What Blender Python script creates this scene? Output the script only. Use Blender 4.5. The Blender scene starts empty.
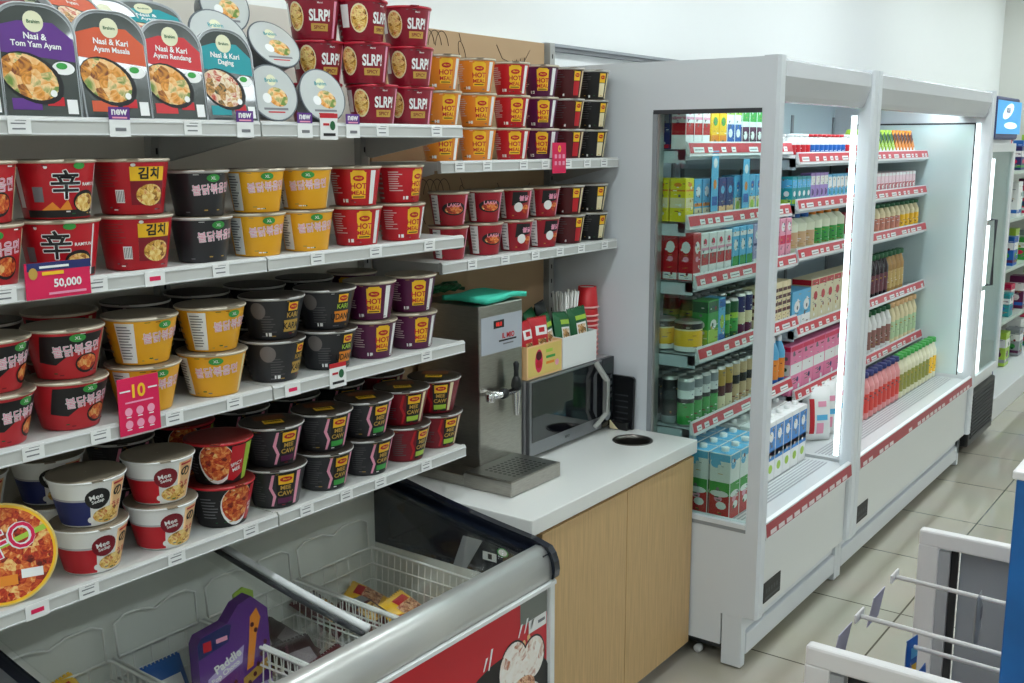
import bpy, bmesh, math, random
from mathutils import Vector, Matrix, Euler
random.seed(7)
scn = bpy.context.scene
C = bpy.data.collections.new('shop'); scn.collection.children.link(C)
PI = math.pi
XW = -2.10          # wall behind the shelving

# ------------------------------------------------------------------ materials
def lin(c): return tuple(((v/255)/12.92 if v/255 <= .04045 else ((v/255+.055)/1.055)**2.4) for v in c)
MATS = {}
def mat(name, rgb=(200,200,200), rough=.5, metal=0, coat=0, emis=0, noise=0, nscale=8, spec=.5, aniso=None):
    if name in MATS: return MATS[name]
    m = bpy.data.materials.new(name); m.use_nodes = True
    nt = m.node_tree; b = nt.nodes['Principled BSDF']
    col = (*lin(rgb), 1)
    b.inputs['Base Color'].default_value = col
    b.inputs['Roughness'].default_value = rough
    b.inputs['Metallic'].default_value = metal
    b.inputs['Specular IOR Level'].default_value = spec
    b.inputs['Coat Weight'].default_value = coat
    if emis:
        b.inputs['Emission Color'].default_value = col
        b.inputs['Emission Strength'].default_value = emis
    if noise:
        tc = nt.nodes.new('ShaderNodeTexCoord'); n = nt.nodes.new('ShaderNodeTexNoise'); mx = nt.nodes.new('ShaderNodeMix')
        mp = nt.nodes.new('ShaderNodeMapping')
        if aniso: mp.inputs['Scale'].default_value = aniso
        n.inputs['Scale'].default_value = nscale; n.inputs['Detail'].default_value = 4
        mx.data_type = 'RGBA'; mx.blend_type = 'MULTIPLY'
        rp = nt.nodes.new('ShaderNodeValToRGB')
        rp.color_ramp.elements[0].position = .3; rp.color_ramp.elements[1].position = .7
        rp.color_ramp.elements[0].color = (1-noise,)*3+(1,); rp.color_ramp.elements[1].color = (1,1,1,1)
        nt.links.new(tc.outputs['Object'], mp.inputs[0]); nt.links.new(mp.outputs[0], n.inputs['Vector'])
        nt.links.new(n.outputs['Fac'], rp.inputs[0])
        mx.inputs[0].default_value = 1; mx.inputs[6].default_value = col
        nt.links.new(rp.outputs[0], mx.inputs[7]); nt.links.new(mx.outputs[2], b.inputs['Base Color'])
    MATS[name] = m
    return m
def food(name, cols, scale=90, rough=.35):
    if name in MATS: return MATS[name]
    m = bpy.data.materials.new(name); m.use_nodes = True
    nt = m.node_tree; b = nt.nodes['Principled BSDF']; b.inputs['Roughness'].default_value = rough
    tc = nt.nodes.new('ShaderNodeTexCoord'); v = nt.nodes.new('ShaderNodeTexVoronoi'); v.inputs['Scale'].default_value = scale
    n = nt.nodes.new('ShaderNodeTexNoise'); n.inputs['Scale'].default_value = scale*.6; n.inputs['Distortion'].default_value = 2.5
    mx = nt.nodes.new('ShaderNodeMix'); mx.data_type = 'FLOAT'; mx.inputs[0].default_value = .6
    sep = nt.nodes.new('ShaderNodeSeparateColor')
    r = nt.nodes.new('ShaderNodeValToRGB'); r.color_ramp.interpolation = 'LINEAR'
    nt.links.new(tc.outputs['Object'], v.inputs['Vector']); nt.links.new(tc.outputs['Object'], n.inputs['Vector'])
    nt.links.new(v.outputs['Color'], sep.inputs[0]); nt.links.new(sep.outputs[0], mx.inputs[2]); nt.links.new(n.outputs['Fac'], mx.inputs[3])
    nt.links.new(mx.outputs[0], r.inputs[0]); nt.links.new(r.outputs[0], b.inputs['Base Color'])
    e = r.color_ramp.elements; k = len(cols)
    e[0].position = .25; e[0].color = (*lin(cols[0]),1); e[1].position = .75; e[1].color = (*lin(cols[-1]),1)
    for i in range(1,k-1):
        q = e.new(.25+.5*i/(k-1)); q.color = (*lin(cols[i]),1)
    MATS[name] = m; return m
def glass(name, tint=(235,245,242), mixf=.08, rough=.02):
    if name in MATS: return MATS[name]
    m = bpy.data.materials.new(name); m.use_nodes = True; nt = m.node_tree
    for n in list(nt.nodes): nt.nodes.remove(n)
    o = nt.nodes.new('ShaderNodeOutputMaterial'); mx = nt.nodes.new('ShaderNodeMixShader')
    t = nt.nodes.new('ShaderNodeBsdfTransparent'); t.inputs[0].default_value = (*lin(tint),1)
    g = nt.nodes.new('ShaderNodeBsdfGlossy'); g.inputs['Roughness'].default_value = rough
    f = nt.nodes.new('ShaderNodeLayerWeight'); f.inputs[0].default_value = .5
    pw = nt.nodes.new('ShaderNodeMath'); pw.operation = 'POWER'; pw.inputs[1].default_value = 4
    ad = nt.nodes.new('ShaderNodeMath'); ad.operation = 'MULTIPLY_ADD'; ad.inputs[1].default_value = .6; ad.inputs[2].default_value = mixf*.5
    nt.links.new(f.outputs['Facing'], pw.inputs[0]); nt.links.new(pw.outputs[0], ad.inputs[0]); nt.links.new(ad.outputs[0], mx.inputs[0])
    nt.links.new(t.outputs[0], mx.inputs[1]); nt.links.new(g.outputs[0], mx.inputs[2]); nt.links.new(mx.outputs[0], o.inputs[0])
    MATS[name] = m; return m

WHITE = mat('white_paint_metal',(226,228,228),.35)
SHELF = mat('shelf_white',(196,196,192),.4)
CHILL = mat('chiller_white',(220,224,228),.3)
GREYP = mat('grey_plastic',(150,154,158),.45)
DGREY = mat('dark_grey',(58,60,64),.5)
BLACK = mat('black_plastic',(16,17,20),.35)
NAVY = mat('navy_black_gloss',(20,24,36),.12)
STEEL = mat('brushed_steel',(176,172,164),.28,1,noise=.18,nscale=40,aniso=(1,1,12))
CHROME = mat('chrome',(225,225,225),.12,1)
ALU = mat('satin_aluminium',(190,190,186),.32,.85)
PAPER = mat('paper_white',(236,236,234),.6)
INK = mat('ink_grey',(120,120,124),.6)
INKB = mat('ink_black',(22,20,22),.5)
RED = mat('print_red',(196,26,40),.35)
RAILRED = mat('price_rail_red',(200,40,56),.3)
DRED = mat('print_dark_red',(128,16,34),.35)
YEL = mat('print_yellow',(250,196,40),.35)
GOLD = mat('print_gold',(196,156,70),.4)
ORA = mat('print_orange',(236,142,44),.35)
PINK = mat('print_pink',(240,160,186),.4)
MAG = mat('print_magenta',(222,24,84),.4)
PURP = mat('print_purple',(96,46,134),.4)
PLUM = mat('print_plum',(92,26,72),.35)
GREEN = mat('print_green',(60,160,70),.4)
DGREEN = mat('print_dark_green',(20,92,50),.4)
LIME = mat('print_lime',(170,206,70),.4)
TEAL = mat('print_teal',(34,150,158),.4)
BLUE = mat('print_blue',(30,96,178),.4)
NVB = mat('print_navy',(34,44,104),.4)
SKY = mat('print_sky',(96,184,228),.4)
PWH = mat('print_white',(240,240,238),.4)
CREAM = mat('print_cream',(236,222,180),.45)
PEACH = mat('print_peach',(238,194,140),.45)
CHAR = mat('print_charcoal',(46,46,50),.32)
MAROON = mat('print_maroon',(84,24,30),.35)
F_NOOD = food('picture_noodles',[(120,60,20),(224,170,70),(250,224,150),(210,110,50)],110)
F_RED = food('picture_spicy',[(96,20,14),(190,50,26),(226,120,54),(246,206,130)],100)
F_CURRY = food('picture_curry',[(120,60,30),(226,150,56),(244,206,150),(110,140,60)],60)
F_RICE = food('picture_rice',[(40,60,40),(200,140,70),(240,228,200),(190,60,40)],80)
F_ICE = food('picture_ice_cream',[(190,120,90),(244,236,226),(250,246,240),(238,220,204)],38)
F_NUT = food('picture_nuts',[(120,60,40),(206,140,100),(240,200,160),(170,80,60)],120)
WOOD = mat('oak_laminate',(210,174,122),.45,noise=.2,nscale=9,aniso=(14,14,.8))
KRAFT = mat('kraft_board',(192,160,122),.7,noise=.06,nscale=3)
STONE = mat('white_worktop',(232,232,228),.25)
WALLM = mat('wall_paint',(240,242,240),.75)
LED = mat('led_strip',(232,250,255),.5,emis=16)
WIRE = mat('white_wire',(240,240,236),.35)
GLASS = glass('clear_glass')
LGLASS = glass('lid_glass',(253,254,253),.04)

# ------------------------------------------------------------------ geometry collector
_tx = {}
def text2d(s, h, bold=0.0):
    k = (s, bold)
    if k not in _tx:
        c = bpy.data.curves.new('txt','FONT'); c.body = s; c.offset = bold; c.resolution_u = 3
        c.align_x = 'CENTER'; c.align_y = 'CENTER'
        o = bpy.data.objects.new('txt', c); scn.collection.objects.link(o)
        bpy.context.view_layer.update()
        me = bpy.data.meshes.new_from_object(o.evaluated_get(bpy.context.evaluated_depsgraph_get()))
        V = [(v.co.x, v.co.y) for v in me.vertices]; F = [tuple(p.vertices) for p in me.polygons]
        bpy.data.objects.remove(o); bpy.data.curves.remove(c); bpy.data.meshes.remove(me)
        if V:
            x0=min(v[0] for v in V);x1=max(v[0] for v in V);y0=min(v[1] for v in V);y1=max(v[1] for v in V)
            V = [(v[0]-(x0+x1)/2, v[1]-(y0+y1)/2) for v in V]; hh = y1-y0
        else: hh = 1
        _tx[k] = (V, F, hh)
    V, F, hh = _tx[k]; s_ = h/hh
    return [(a*s_, b*s_) for a,b in V], F
class G:
    def __init__(s): s.V=[]; s.F=[]; s.MI=[]; s.S=[]; s.mats=[]
    def mi(s,m):
        if m not in s.mats: s.mats.append(m)
        return s.mats.index(m)
    def add(s,V,F,m,smooth=False,T=None):
        o=len(s.V)
        if T is not None: V=[tuple(T@Vector(v)) for v in V]
        s.V+= [tuple(v) for v in V]; i=s.mi(m)
        for f in F: s.F.append(tuple(o+q for q in f)); s.MI.append(i); s.S.append(smooth)
        return s
    def box(s,x0,x1,y0,y1,z0,z1,m,bev=0,T=None,seg=2):
        if bev<=0:
            V=[(x0,y0,z0),(x1,y0,z0),(x1,y1,z0),(x0,y1,z0),(x0,y0,z1),(x1,y0,z1),(x1,y1,z1),(x0,y1,z1)]
            return s.add(V,[(0,3,2,1),(4,5,6,7),(0,1,5,4),(1,2,6,5),(2,3,7,6),(3,0,4,7)],m,False,T)
        b=bmesh.new(); bmesh.ops.create_cube(b,size=1)
        for v in b.verts: v.co=Vector(((x0+x1)/2+v.co.x*(x1-x0),(y0+y1)/2+v.co.y*(y1-y0),(z0+z1)/2+v.co.z*(z1-z0)))
        bmesh.ops.bevel(b,geom=list(b.edges),offset=bev,segments=seg,affect='EDGES',profile=.5)
        return s.bm(b,m,False,T)
    def bm(s,b,m,smooth=False,T=None):
        b.verts.index_update()
        s.add([tuple(v.co) for v in b.verts],[tuple(v.index for v in f.verts) for f in b.faces],m,smooth,T); b.free(); return s
    def lathe(s,prof,m,cx=0,cy=0,z=0,n=32,smooth=True,T=None,caps=True):
        V=[];F=[]
        for r,h in prof:
            for i in range(n):
                a=2*PI*i/n; V.append((cx+r*math.cos(a),cy+r*math.sin(a),z+h))
        ms = m if isinstance(m,list) else [m]*(len(prof)-1)
        for j in range(len(prof)-1):
            F=[(j*n+i,j*n+(i+1)%n,(j+1)*n+(i+1)%n,(j+1)*n+i) for i in range(n)]
            if len(set(map(id,ms)))==1:
                continue
            s.add(V[j*n:(j+2)*n],[tuple(q-j*n for q in f) for f in F],ms[j],smooth,T)
        if len(set(map(id,ms)))==1:
            F=[(j*n+i,j*n+(i+1)%n,(j+1)*n+(i+1)%n,(j+1)*n+i) for j in range(len(prof)-1) for i in range(n)]
            s.add(V,F,ms[0],smooth,T)
        if caps:
            s.add(V[:n],[tuple(range(n-1,-1,-1))],ms[0],False,T); s.add(V[-n:],[tuple(range(n))],ms[-1],False,T)
        return s
    def tube(s,pts,r,m,n=6,closed=False):
        P=[Vector(p) for p in pts]; V=[];F=[];k=len(P)
        for i,p in enumerate(P):
            if closed: t=(P[(i+1)%k]-P[i-1])
            else: t=(P[min(i+1,k-1)]-P[max(i-1,0)])
            t.normalize(); u=t.cross(Vector((0,0,1)))
            if u.length<.05: u=t.cross(Vector((0,1,0)))
            u.normalize(); w=t.cross(u)
            for j in range(n):
                a=2*PI*j/n; V.append(tuple(p+u*r*math.cos(a)+w*r*math.sin(a)))
        for i in range(k if closed else k-1):
            for j in range(n): F.append((i*n+j,i*n+(j+1)%n,((i+1)%k)*n+(j+1)%n,((i+1)%k)*n+j))
        if not closed: F+= [tuple(range(n-1,-1,-1)), tuple((k-1)*n+j for j in range(n))]
        return s.add(V,F,m,n>4)
    def prism(s,poly,h0,h1,mp,m,smooth=False):
        n=len(poly); V=[mp(a,b,h0) for a,b in poly]+[mp(a,b,h1) for a,b in poly]
        F=[tuple(range(n-1,-1,-1)),tuple(range(n,2*n))]+[(i,(i+1)%n,n+(i+1)%n,n+i) for i in range(n)]
        return s.add(V,F,m,smooth)
    def poly(s,poly,mp,m,h=0): return s.add([mp(a,b,h) for a,b in poly],[tuple(range(len(poly)))],m)
    def rect(s,a0,a1,b0,b1,mp,m,h=0): return s.poly([(a0,b0),(a1,b0),(a1,b1),(a0,b1)],mp,m,h)
    def ell(s,a,b,ra,rb,mp,m,h=0,n=20,rot=0):
        c,q=math.cos(rot),math.sin(rot)
        return s.poly([(a+ra*math.cos(t)*c-rb*math.sin(t)*q,b+ra*math.cos(t)*q+rb*math.sin(t)*c) for t in [2*PI*i/n for i in range(n)]],mp,m,h)
    def txt(s,st,h,mp,m,a=0,b=0,hh=0,bold=.02,rot=0,xs=1):
        V,F=text2d(st,h,bold); c,q=math.cos(rot),math.sin(rot)
        return s.add([mp(a+(u*xs*c-v*q),b+(u*xs*q+v*c),hh) for u,v in V],F,m)
    def wrap(s,V2,F,m,Rm,rad,layer):
        """bend a flat shape (u along the girth, v up) onto a round wall"""
        b=bmesh.new(); vs=[b.verts.new((u,v,0)) for u,v in V2]
        for f in F:
            try: b.faces.new([vs[i] for i in f])
            except ValueError: pass
        us=[v[0] for v in V2]; st=.0065; k=math.ceil(min(us)/st)
        while k*st<max(us):
            bmesh.ops.bisect_plane(b,geom=list(b.verts)+list(b.edges)+list(b.faces),plane_co=(k*st,0,0),plane_no=(1,0,0)); k+=1
        b.normal_update()
        for f in b.faces:
            if f.normal.z<0: f.normal_flip()
        for v in b.verts:
            u,z=v.co.x,v.co.y; r=rad(z)+.0004*layer; a=u/Rm
            v.co=Vector((r*math.cos(a),r*math.sin(a),z))
        return s.bm(b,m,True)
    def build(s,name,parent=None,loc=None,rz=0,bool_cut=None):
        me=bpy.data.meshes.new(name); me.from_pydata(s.V,[],s.F)
        for m in s.mats: me.materials.append(m)
        me.polygons.foreach_set('material_index',s.MI); me.polygons.foreach_set('use_smooth',s.S)
        me.update(); o=bpy.data.objects.new(name,me); C.objects.link(o)
        if parent is not None: o.parent=parent
        if loc: o.location=loc
        if rz: o.rotation_euler=(0,0,rz)
        if bool_cut is not None:
            md=o.modifiers.new('cut','BOOLEAN'); md.object=bool_cut; md.operation='DIFFERENCE'; md.solver='EXACT'
            bpy.context.view_layer.update()
            nm=bpy.data.meshes.new_from_object(o.evaluated_get(bpy.context.evaluated_depsgraph_get()))
            o.modifiers.clear(); o.data=nm
        return o
def tag(o,label,cat,group=None,kind=None):
    if kind=='structure': o['kind']=kind; return o
    o['label']=label; o['category']=cat
    if group: o['group']=group
    if kind: o['kind']=kind
    return o
def thing(name,label,cat,loc=(0,0,0),rz=0,group=None):
    o=bpy.data.objects.new(name,None); o.empty_display_size=.05; C.objects.link(o); o.location=loc; o.rotation_euler=(0,0,rz)
    return tag(o,label,cat,group)
def dup(root,loc,rz=0,label=None,group=None,rot=None):
    r=root.copy(); C.objects.link(r); r.location=loc; r.rotation_euler=rot if rot else (0,0,rz)
    if label: r['label']=label
    if group: r['group']=group
    for ch in list(root.children):
        c=ch.copy(); C.objects.link(c); c.parent=r
        for g in ch.children:
            d=g.copy(); C.objects.link(d); d.parent=c
    return r
ORD='zeroth first second third fourth fifth sixth seventh eighth ninth tenth eleventh twelfth thirteenth fourteenth fifteenth sixteenth seventeenth eighteenth nineteenth twentieth twenty-first twenty-second twenty-third twenty-fourth twenty-fifth twenty-sixth twenty-seventh twenty-eighth'.split()
def fx(x,y=0,z=0): return lambda a,b,h=0: (x+h,y+a,z+b)      # faces +X
def fy(x,y=0,z=0): return lambda a,b,h=0: (x+a,y-h,z+b)      # faces -Y
def fz(x,y,z): return lambda a,b,h=0: (x+a,y+b,z+h)

# ------------------------------------------------------------------ room
FLOORM = bpy.data.materials.new('polished_beige_tiles'); FLOORM.use_nodes=True
nt=FLOORM.node_tree; b=nt.nodes['Principled BSDF']
tc=nt.nodes.new('ShaderNodeTexCoord'); mp_=nt.nodes.new('ShaderNodeMapping'); br=nt.nodes.new('ShaderNodeTexBrick')
mp_.inputs['Location'].default_value=(1.0,-3.20,0)
br.offset=0; br.inputs['Scale'].default_value=1; br.inputs['Brick Width'].default_value=.60; br.inputs['Row Height'].default_value=.58
br.inputs['Mortar Size'].default_value=.0035; br.inputs['Color1'].default_value=(*lin((182,177,161)),1); br.inputs['Color2'].default_value=(*lin((177,171,155)),1)
br.inputs['Mortar'].default_value=(*lin((92,86,74)),1)
no=nt.nodes.new('ShaderNodeTexNoise'); no.inputs['Scale'].default_value=2.2; no.inputs['Detail'].default_value=6
mx=nt.nodes.new('ShaderNodeMix'); mx.data_type='RGBA'; mx.blend_type='MULTIPLY'; mx.inputs[0].default_value=.18
nt.links.new(tc.outputs['Object'],mp_.inputs[0]); nt.links.new(mp_.outputs[0],br.inputs['Vector']); nt.links.new(tc.outputs['Object'],no.inputs['Vector'])
nt.links.new(br.outputs['Color'],mx.inputs[6]); nt.links.new(no.outputs['Color'],mx.inputs[7]); nt.links.new(mx.outputs[2],b.inputs['Base Color'])
b.inputs['Roughness'].default_value=.06; b.inputs['Specular IOR Level'].default_value=.9
def struct(name,g): return tag(g.build(name),None,None,kind='structure')
struct('floor',G().box(-2.4,4,-2.2,10.2,-.1,0,FLOORM))
CEIL=mat('ceiling_white',(236,236,232),.8)
struct('ceiling',G().box(-2.4,4,-2.2,10.2,3.1,3.2,CEIL))
struct('wall_left',G().box(-2.3,XW,-2.2,10.2,0,3.1,WALLM))
struct('wall_far',G().box(XW,4,9.85,10.2,0,3.1,mat('wall_paint_far',(222,222,216),.75)))
struct('wall_right',G().box(3.8,4,-2.2,9.85,0,3.1,WALLM))
struct('wall_near',G().box(XW,3.8,-2.2,-2.0,0,3.1,WALLM))
struct('shadow_gap_strip_1',G().box(XW,-2.072,3.03,9.85,2.026,2.036,GREYP).box(XW,-2.078,3.03,9.85,2.012,2.026,mat('shadow_gap_grey',(120,122,124),.6)))  # grey strips paint the thin shadow gap along the wall, not a moulding
LP=[(x,y) for x in (-1.0,1.5) for y in (-.6,1.4,3.4,5.4,7.4,9.1)]
first=None
LPAN=mat('lamp_panel',(240,251,255),.5,emis=15)
for i,(x,y) in enumerate(LP):
    lb='white tube ceiling lamp over the %s, %s from the near wall'%('aisle' if x<0 else 'far side of the room',ORD[i%6+1])
    if first is None:
        first=thing('ceiling_light',lb,'light',(x,y,3.1),0,'ceiling lamps')
        G().box(-.16,.16,-.62,.62,-.05,0,WHITE,.004).build('housing',first)
        G().box(-.13,.13,-.59,.59,-.058,-.05,LPAN).build('diffuser',first)
    else: dup(first,(x,y,3.1),0,lb)

# ------------------------------------------------------------------ camera
cam=bpy.data.cameras.new('camera'); co=bpy.data.objects.new('camera',cam); C.objects.link(co)
Rr=[[0.80719434,0.5902815,-0.00224706],[0.10626565,-0.1490579,-0.9831019],[-0.58064181,0.79331551,-0.18304534]]
M=Matrix(((Rr[0][0],-Rr[1][0],-Rr[2][0],0),(Rr[0][1],-Rr[1][1],-Rr[2][1],0),(Rr[0][2],-Rr[1][2],-Rr[2][2],1.70),(0,0,0,1)))
co.matrix_world=M; cam.sensor_width=36; cam.lens=1058.25*36/1024; cam.clip_start=.02; scn.camera=co

# ------------------------------------------------------------------ gondola shelving
ZL=[1.745,1.469,1.194,.912]      # shelf tops, long bays
XL=-1.712; XR=-1.79; XB=-2.045
GBACK=mat('gondola_back',(222,216,204),.6)
def upright(y,par,z0=.7,z1=2.03):
    g=G().box(XB-.03,XB+.012,y-.014,y+.014,z0,z1,mat('upright_grey',(168,168,164),.4))
    z=z0+.03
    while z<z1-.02:
        g.box(XB+.0118,XB+.0128,y-.0025,y+.0025,z,z+.014,INKB); z+=.05
    g.build('upright',par)
def gshelf(par,y0,y1,z,xf):
    sh=G().box(XB+.012,xf-.004,y0,y1,z-.022,z,SHELF).build('shelf',par)
    # front profile with a price channel
    g=G().prism([(xf-.004,z-.029),(xf+.006,z-.029),(xf+.008,z-.025),(xf+.008,z-.003),(xf+.004,z+.003),(xf-.004,z+.003)],y0+.001,y1-.001,lambda a,b,h:(a,h,b),SHELF)
    g.box(xf+.008,xf+.0095,y0+.002,y1-.002,z-.0045,z-.002,WHITE); g.box(xf+.008,xf+.0095,y0+.002,y1-.002,z-.027,z-.0245,WHITE)
    g.build('price_rail',sh)
    for yy in (y0+.006,y1-.008):
        G().prism([(XB+.01,z-.075),(XB+.03,z-.08),(xf-.02,z-.030),(xf-.02,z-.022),(XB+.01,z-.022)],yy-.0015,yy+.0015,lambda a,b,h:(a,h,b),SHELF).build('bracket',sh)
for k,(y0,y1,xf,zs,name) in enumerate([(.80,1.468,XL,ZL,'white shelving bay farthest from the chillers'),(1.468,2.122,XL,ZL,'white four-shelf bay beside the kraft board bay'),(2.124,3.025,XR,[1.655,1.392],'white two-shelf bay above the water dispenser and microwave')]):
    t=thing('shelving_bay',name.replace('farthest from the chillers','of noodle bowls over the freezer end away from the counter'),'shelving',(0,0,0),0,'wall shelving bays')
    G().box(XW+.002,XB-.012,y0,y1-.001,.80,2.03,GBACK).build('back_panel',t)
    upright(y1-.016,t,.80)
    for z in zs: gshelf(t,y0+.001,y1-.001,z,xf)
# kraft board with line drawings
t=thing('display_board','brown kraft board with dark vegetable line drawings behind upper cups','board',(0,0,0))
G().box(XB-.011,XB-.004,2.15,2.985,.99,2.028,KRAFT,.001).build('panel',t)
g=G(); IN=mat('drawing_ink',(70,56,44),.7); xx=XB-.003
def line(pts): g.tube([(xx,y,z) for y,z in pts],.0011,IN,4)
def blob(y,z,a,b_,n=20,rot=0,t0=0,t1=2*PI):
    c,q=math.cos(rot),math.sin(rot)
    line([(y+a*math.cos(t_)*c-b_*math.sin(t_)*q,z+a*math.cos(t_)*q+b_*math.sin(t_)*c) for t_ in [t0+(t1-t0)*i/n for i in range(n+1)]])
for z0 in (1.985,1.56):
    for i in range(4): blob(2.36+.032*i,z0-.01,.03,.05,t0=.2,t1=3.0)
    line([(2.34,z0-.04),(2.37,z0-.09)]); blob(2.55,z0-.02,.014,.04,rot=.35); line([(2.545,z0+.018),(2.535,z0+.04)])
    line([(2.72,z0+.02),(2.75,z0-.02),(2.80,z0-.03),(2.87,z0-.02),(2.90,z0+.015)])
    for i in range(6): line([(2.76+.022*i,z0-.03+.004*i),(2.78+.017*i,z0-.12)])
    blob(2.55,z0-.13,.03,.03,rot=.78,n=4)
g.build('drawing',t)

# ------------------------------------------------------------------ noodle cups
FOIL=mat('foil_lid',(150,138,120),.38,.55)
RIMC=mat('cream_rim',(214,202,180),.4)
CLEARRIM=mat('translucent_rim',(206,204,200),.3)
BIG=(.069,.055,.102); BOWL=(.069,.050,.092); MED=(.0595,.047,.090); SML=(.0535,.041,.090)
class Cup:
    def __init__(s,size,base,rim=RIMC,lid=FOIL,label='',cat='noodle cup',lidtag=None):
        s.rt,s.rb,s.h=size; s.R=(s.rt+s.rb)/2; s.g=G(); s.label=label; s.rim=rim; s.lid=lid; s.lidtag=lidtag
        s.g.lathe([(s.rb-.004,.003),(s.rb-.001,0),(s.rb,.002),(s.rt,s.h-.006)],base,n=48,caps=True)
    def rad(s,z): return s.rb+(s.rt-s.rb)*(z-.002)/(s.h-.008)
    def w(s,V,F,m,l): s.g.wrap(V,F,m,s.R,s.rad,l); return s
    def rect(s,u0,u1,v0,v1,m,l=1): 
        v0=max(v0,.003); v1=min(v1,s.h-.008)
        return s.w([(u0,v0),(u1,v0),(u1,v1),(u0,v1)],[(0,1,2,3)],m,l)
    def poly(s,P,m,l=1): return s.w(P,[tuple(range(len(P)))],m,l)
    def ell(s,u,v,a,b_,m,l=1,rot=0,n=20):
        c,q=math.cos(rot),math.sin(rot)
        return s.poly([(u+a*math.cos(t)*c-b_*math.sin(t)*q,v+a*math.cos(t)*q+b_*math.sin(t)*c) for t in [2*PI*i/n for i in range(n)]],m,l)
    def txt(s,st,u,v,h,m,l=2,bold=.02,xs=1,rot=0):
        V,F=text2d(st,h,bold); c,q=math.cos(rot),math.sin(rot)
        return s.w([(u+a*xs*c-b_*q,v+a*xs*q+b_*c) for a,b_ in V],F,m,l)
    def outline(s,st,u,v,h,d,m,l,bold=.01,xs=1,rot=0):
        for k in range(8): s.txt(st,u+d*math.cos(k*PI/4),v+d*math.sin(k*PI/4),h,m,l+.02*k,bold,xs,rot)
        return s
    def bars(s,u0,u1,v0,v1,n,m,l=2):
        for i in range(n):
            v=v0+(v1-v0)*(i+.5)/n; s.rect(u0,u0+(u1-u0)*random.uniform(.6,1),v-.0011,v+.0011,m,l)
        return s
    def done(s,name='noodle_cup'):
        rg=random.Random(int(s.rt*1e4)+len(s.g.F)); pal=[PWH,INK,GOLD,DRED,DGREEN]
        for k in range(6):
            v=s.h*(.10+.13*k); s.rect(-s.R*2.6,-s.R*1.75,v,v+.004,mat('fine_print_mid',(150,140,136),.5),1)
        for k in range(5): u=rg.uniform(-.05,.05); v=rg.choice((.08,.12,.9))*s.h; s.rect(u,u+rg.uniform(.004,.010),v,v+.0022,pal[rg.randrange(5)],5)
        t=thing(name,s.label,'noodle cup'); s.g.build('cup_body',t)
        rg=G().lathe([(s.rt-.002,s.h-.007),(s.rt+.002,s.h-.0048),(s.rt+.0032,s.h-.003),(s.rt+.0028,s.h-.0008),(s.rt-.003,s.h)],s.rim,n=48,caps=False); rg.build('rim',t)
        lg=G().lathe([(s.rt+.002,s.h-.0012),(s.rt+.002,s.h+.0006),(s.rt-.006,s.h+.0008),(.001,s.h+.0002)],s.lid,n=48,caps=False)
        lg.box(s.rt-.002,s.rt+.012,-.010,.010,s.h-.0004,s.h+.0006,s.lid)
        if s.lidtag:
            for m_,(a,b_,c_,d_) in s.lidtag: lg.rect(a,b_,c_,d_,fz(0,0,s.h+.0016),m_)
        lg.build('lid',t)
        s.root=t; s.used=False; return s
    def place(s,x,y,z,deg,label):
        x+=random.uniform(-.003,.003); deg=deg+getattr(s,'turn',14)-math.degrees(math.atan2(y,-x))
        if not s.used:
            s.used=True; s.root.location=(x,y,z); s.root.rotation_euler=(0,0,math.radians(deg)); s.root['label']=label; s.root['group']='noodle cups and bowls on the wall shelving'; return s.root
        return dup(s.root,(x,y,z),math.radians(deg),label,'noodle cups and bowls on the wall shelving')
def hotlabel(c,u,v,w=.034,h=.060,t1='HOT',t2='MEAL',tc=RED):
    c.rect(u-w/2,u+w/2,v-h/2,v+h/2,YEL,1); c.poly([(u-w/2+.003,v+h/2),(u+w/2-.003,v+h/2),(u+w/2-.006,v+h/2+.004),(u-w/2+.006,v+h/2+.004)],YEL,1)
    c.ell(u,v+h*.27,w*.36,h*.11,RED,2); c.txt('Maggi',u,v+h*.27,h*.10,YEL,3)
    c.txt(t1,u,v-h*.02,h*.22,tc,2,.03); c.txt(t2,u,v-h*.28,h*.17,tc,2,.02)
    c.rect(u-w*.4,u+w*.4,v-h*.46,v-h*.42,INKB,2)
    return c
def hot(size,base,label,rim=RIMC):
    c=Cup(size,base,rim,label=label); c.bars(-.075,-.04,size[2]*.3,size[2]*.85,9,mat('fine_print',(214,190,190),.5),1); hotlabel(c,0,size[2]*.52)
    c.rect(-.040,-.036,.008,.016,PWH,2); c.rect(-.033,-.026,.008,.016,PWH,2); c.rect(.028,.042,.004,size[2]*.9,PWH,1)
    return c.done()
def shin():
    c=Cup(BIG,RED,RIMC,label='red bowl with one large black character')
    c.rect(-.08,.08,.003,.016,INKB,1); c.poly([(-.05,.016),(-.03,.030),(-.018,.018),(-.004,.034),(.004,.016)],ORA,2)
    c.outline('辛',-.006,.060,.050,.0016,PWH,2); c.txt('辛',-.006,.060,.050,INKB,3.2,.01)
    c.ell(.032,.030,.026,.020,INKB,2); c.ell(.032,.028,.023,.016,F_NOOD,3); c.txt('RAMYUN',.040,.060,.006,PWH,2)
    c.ell(.016,.092,.010,.006,GREEN,2); c.ell(-.036,.090,.003,.003,PWH,2); c.rect(-.062,-.044,.030,.056,INK,2); c.rect(.058,.062,.004,.1,PWH,1)
    c.rect(-.1,-.085,.02,.09,PWH,1)
    return c.done()
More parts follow.
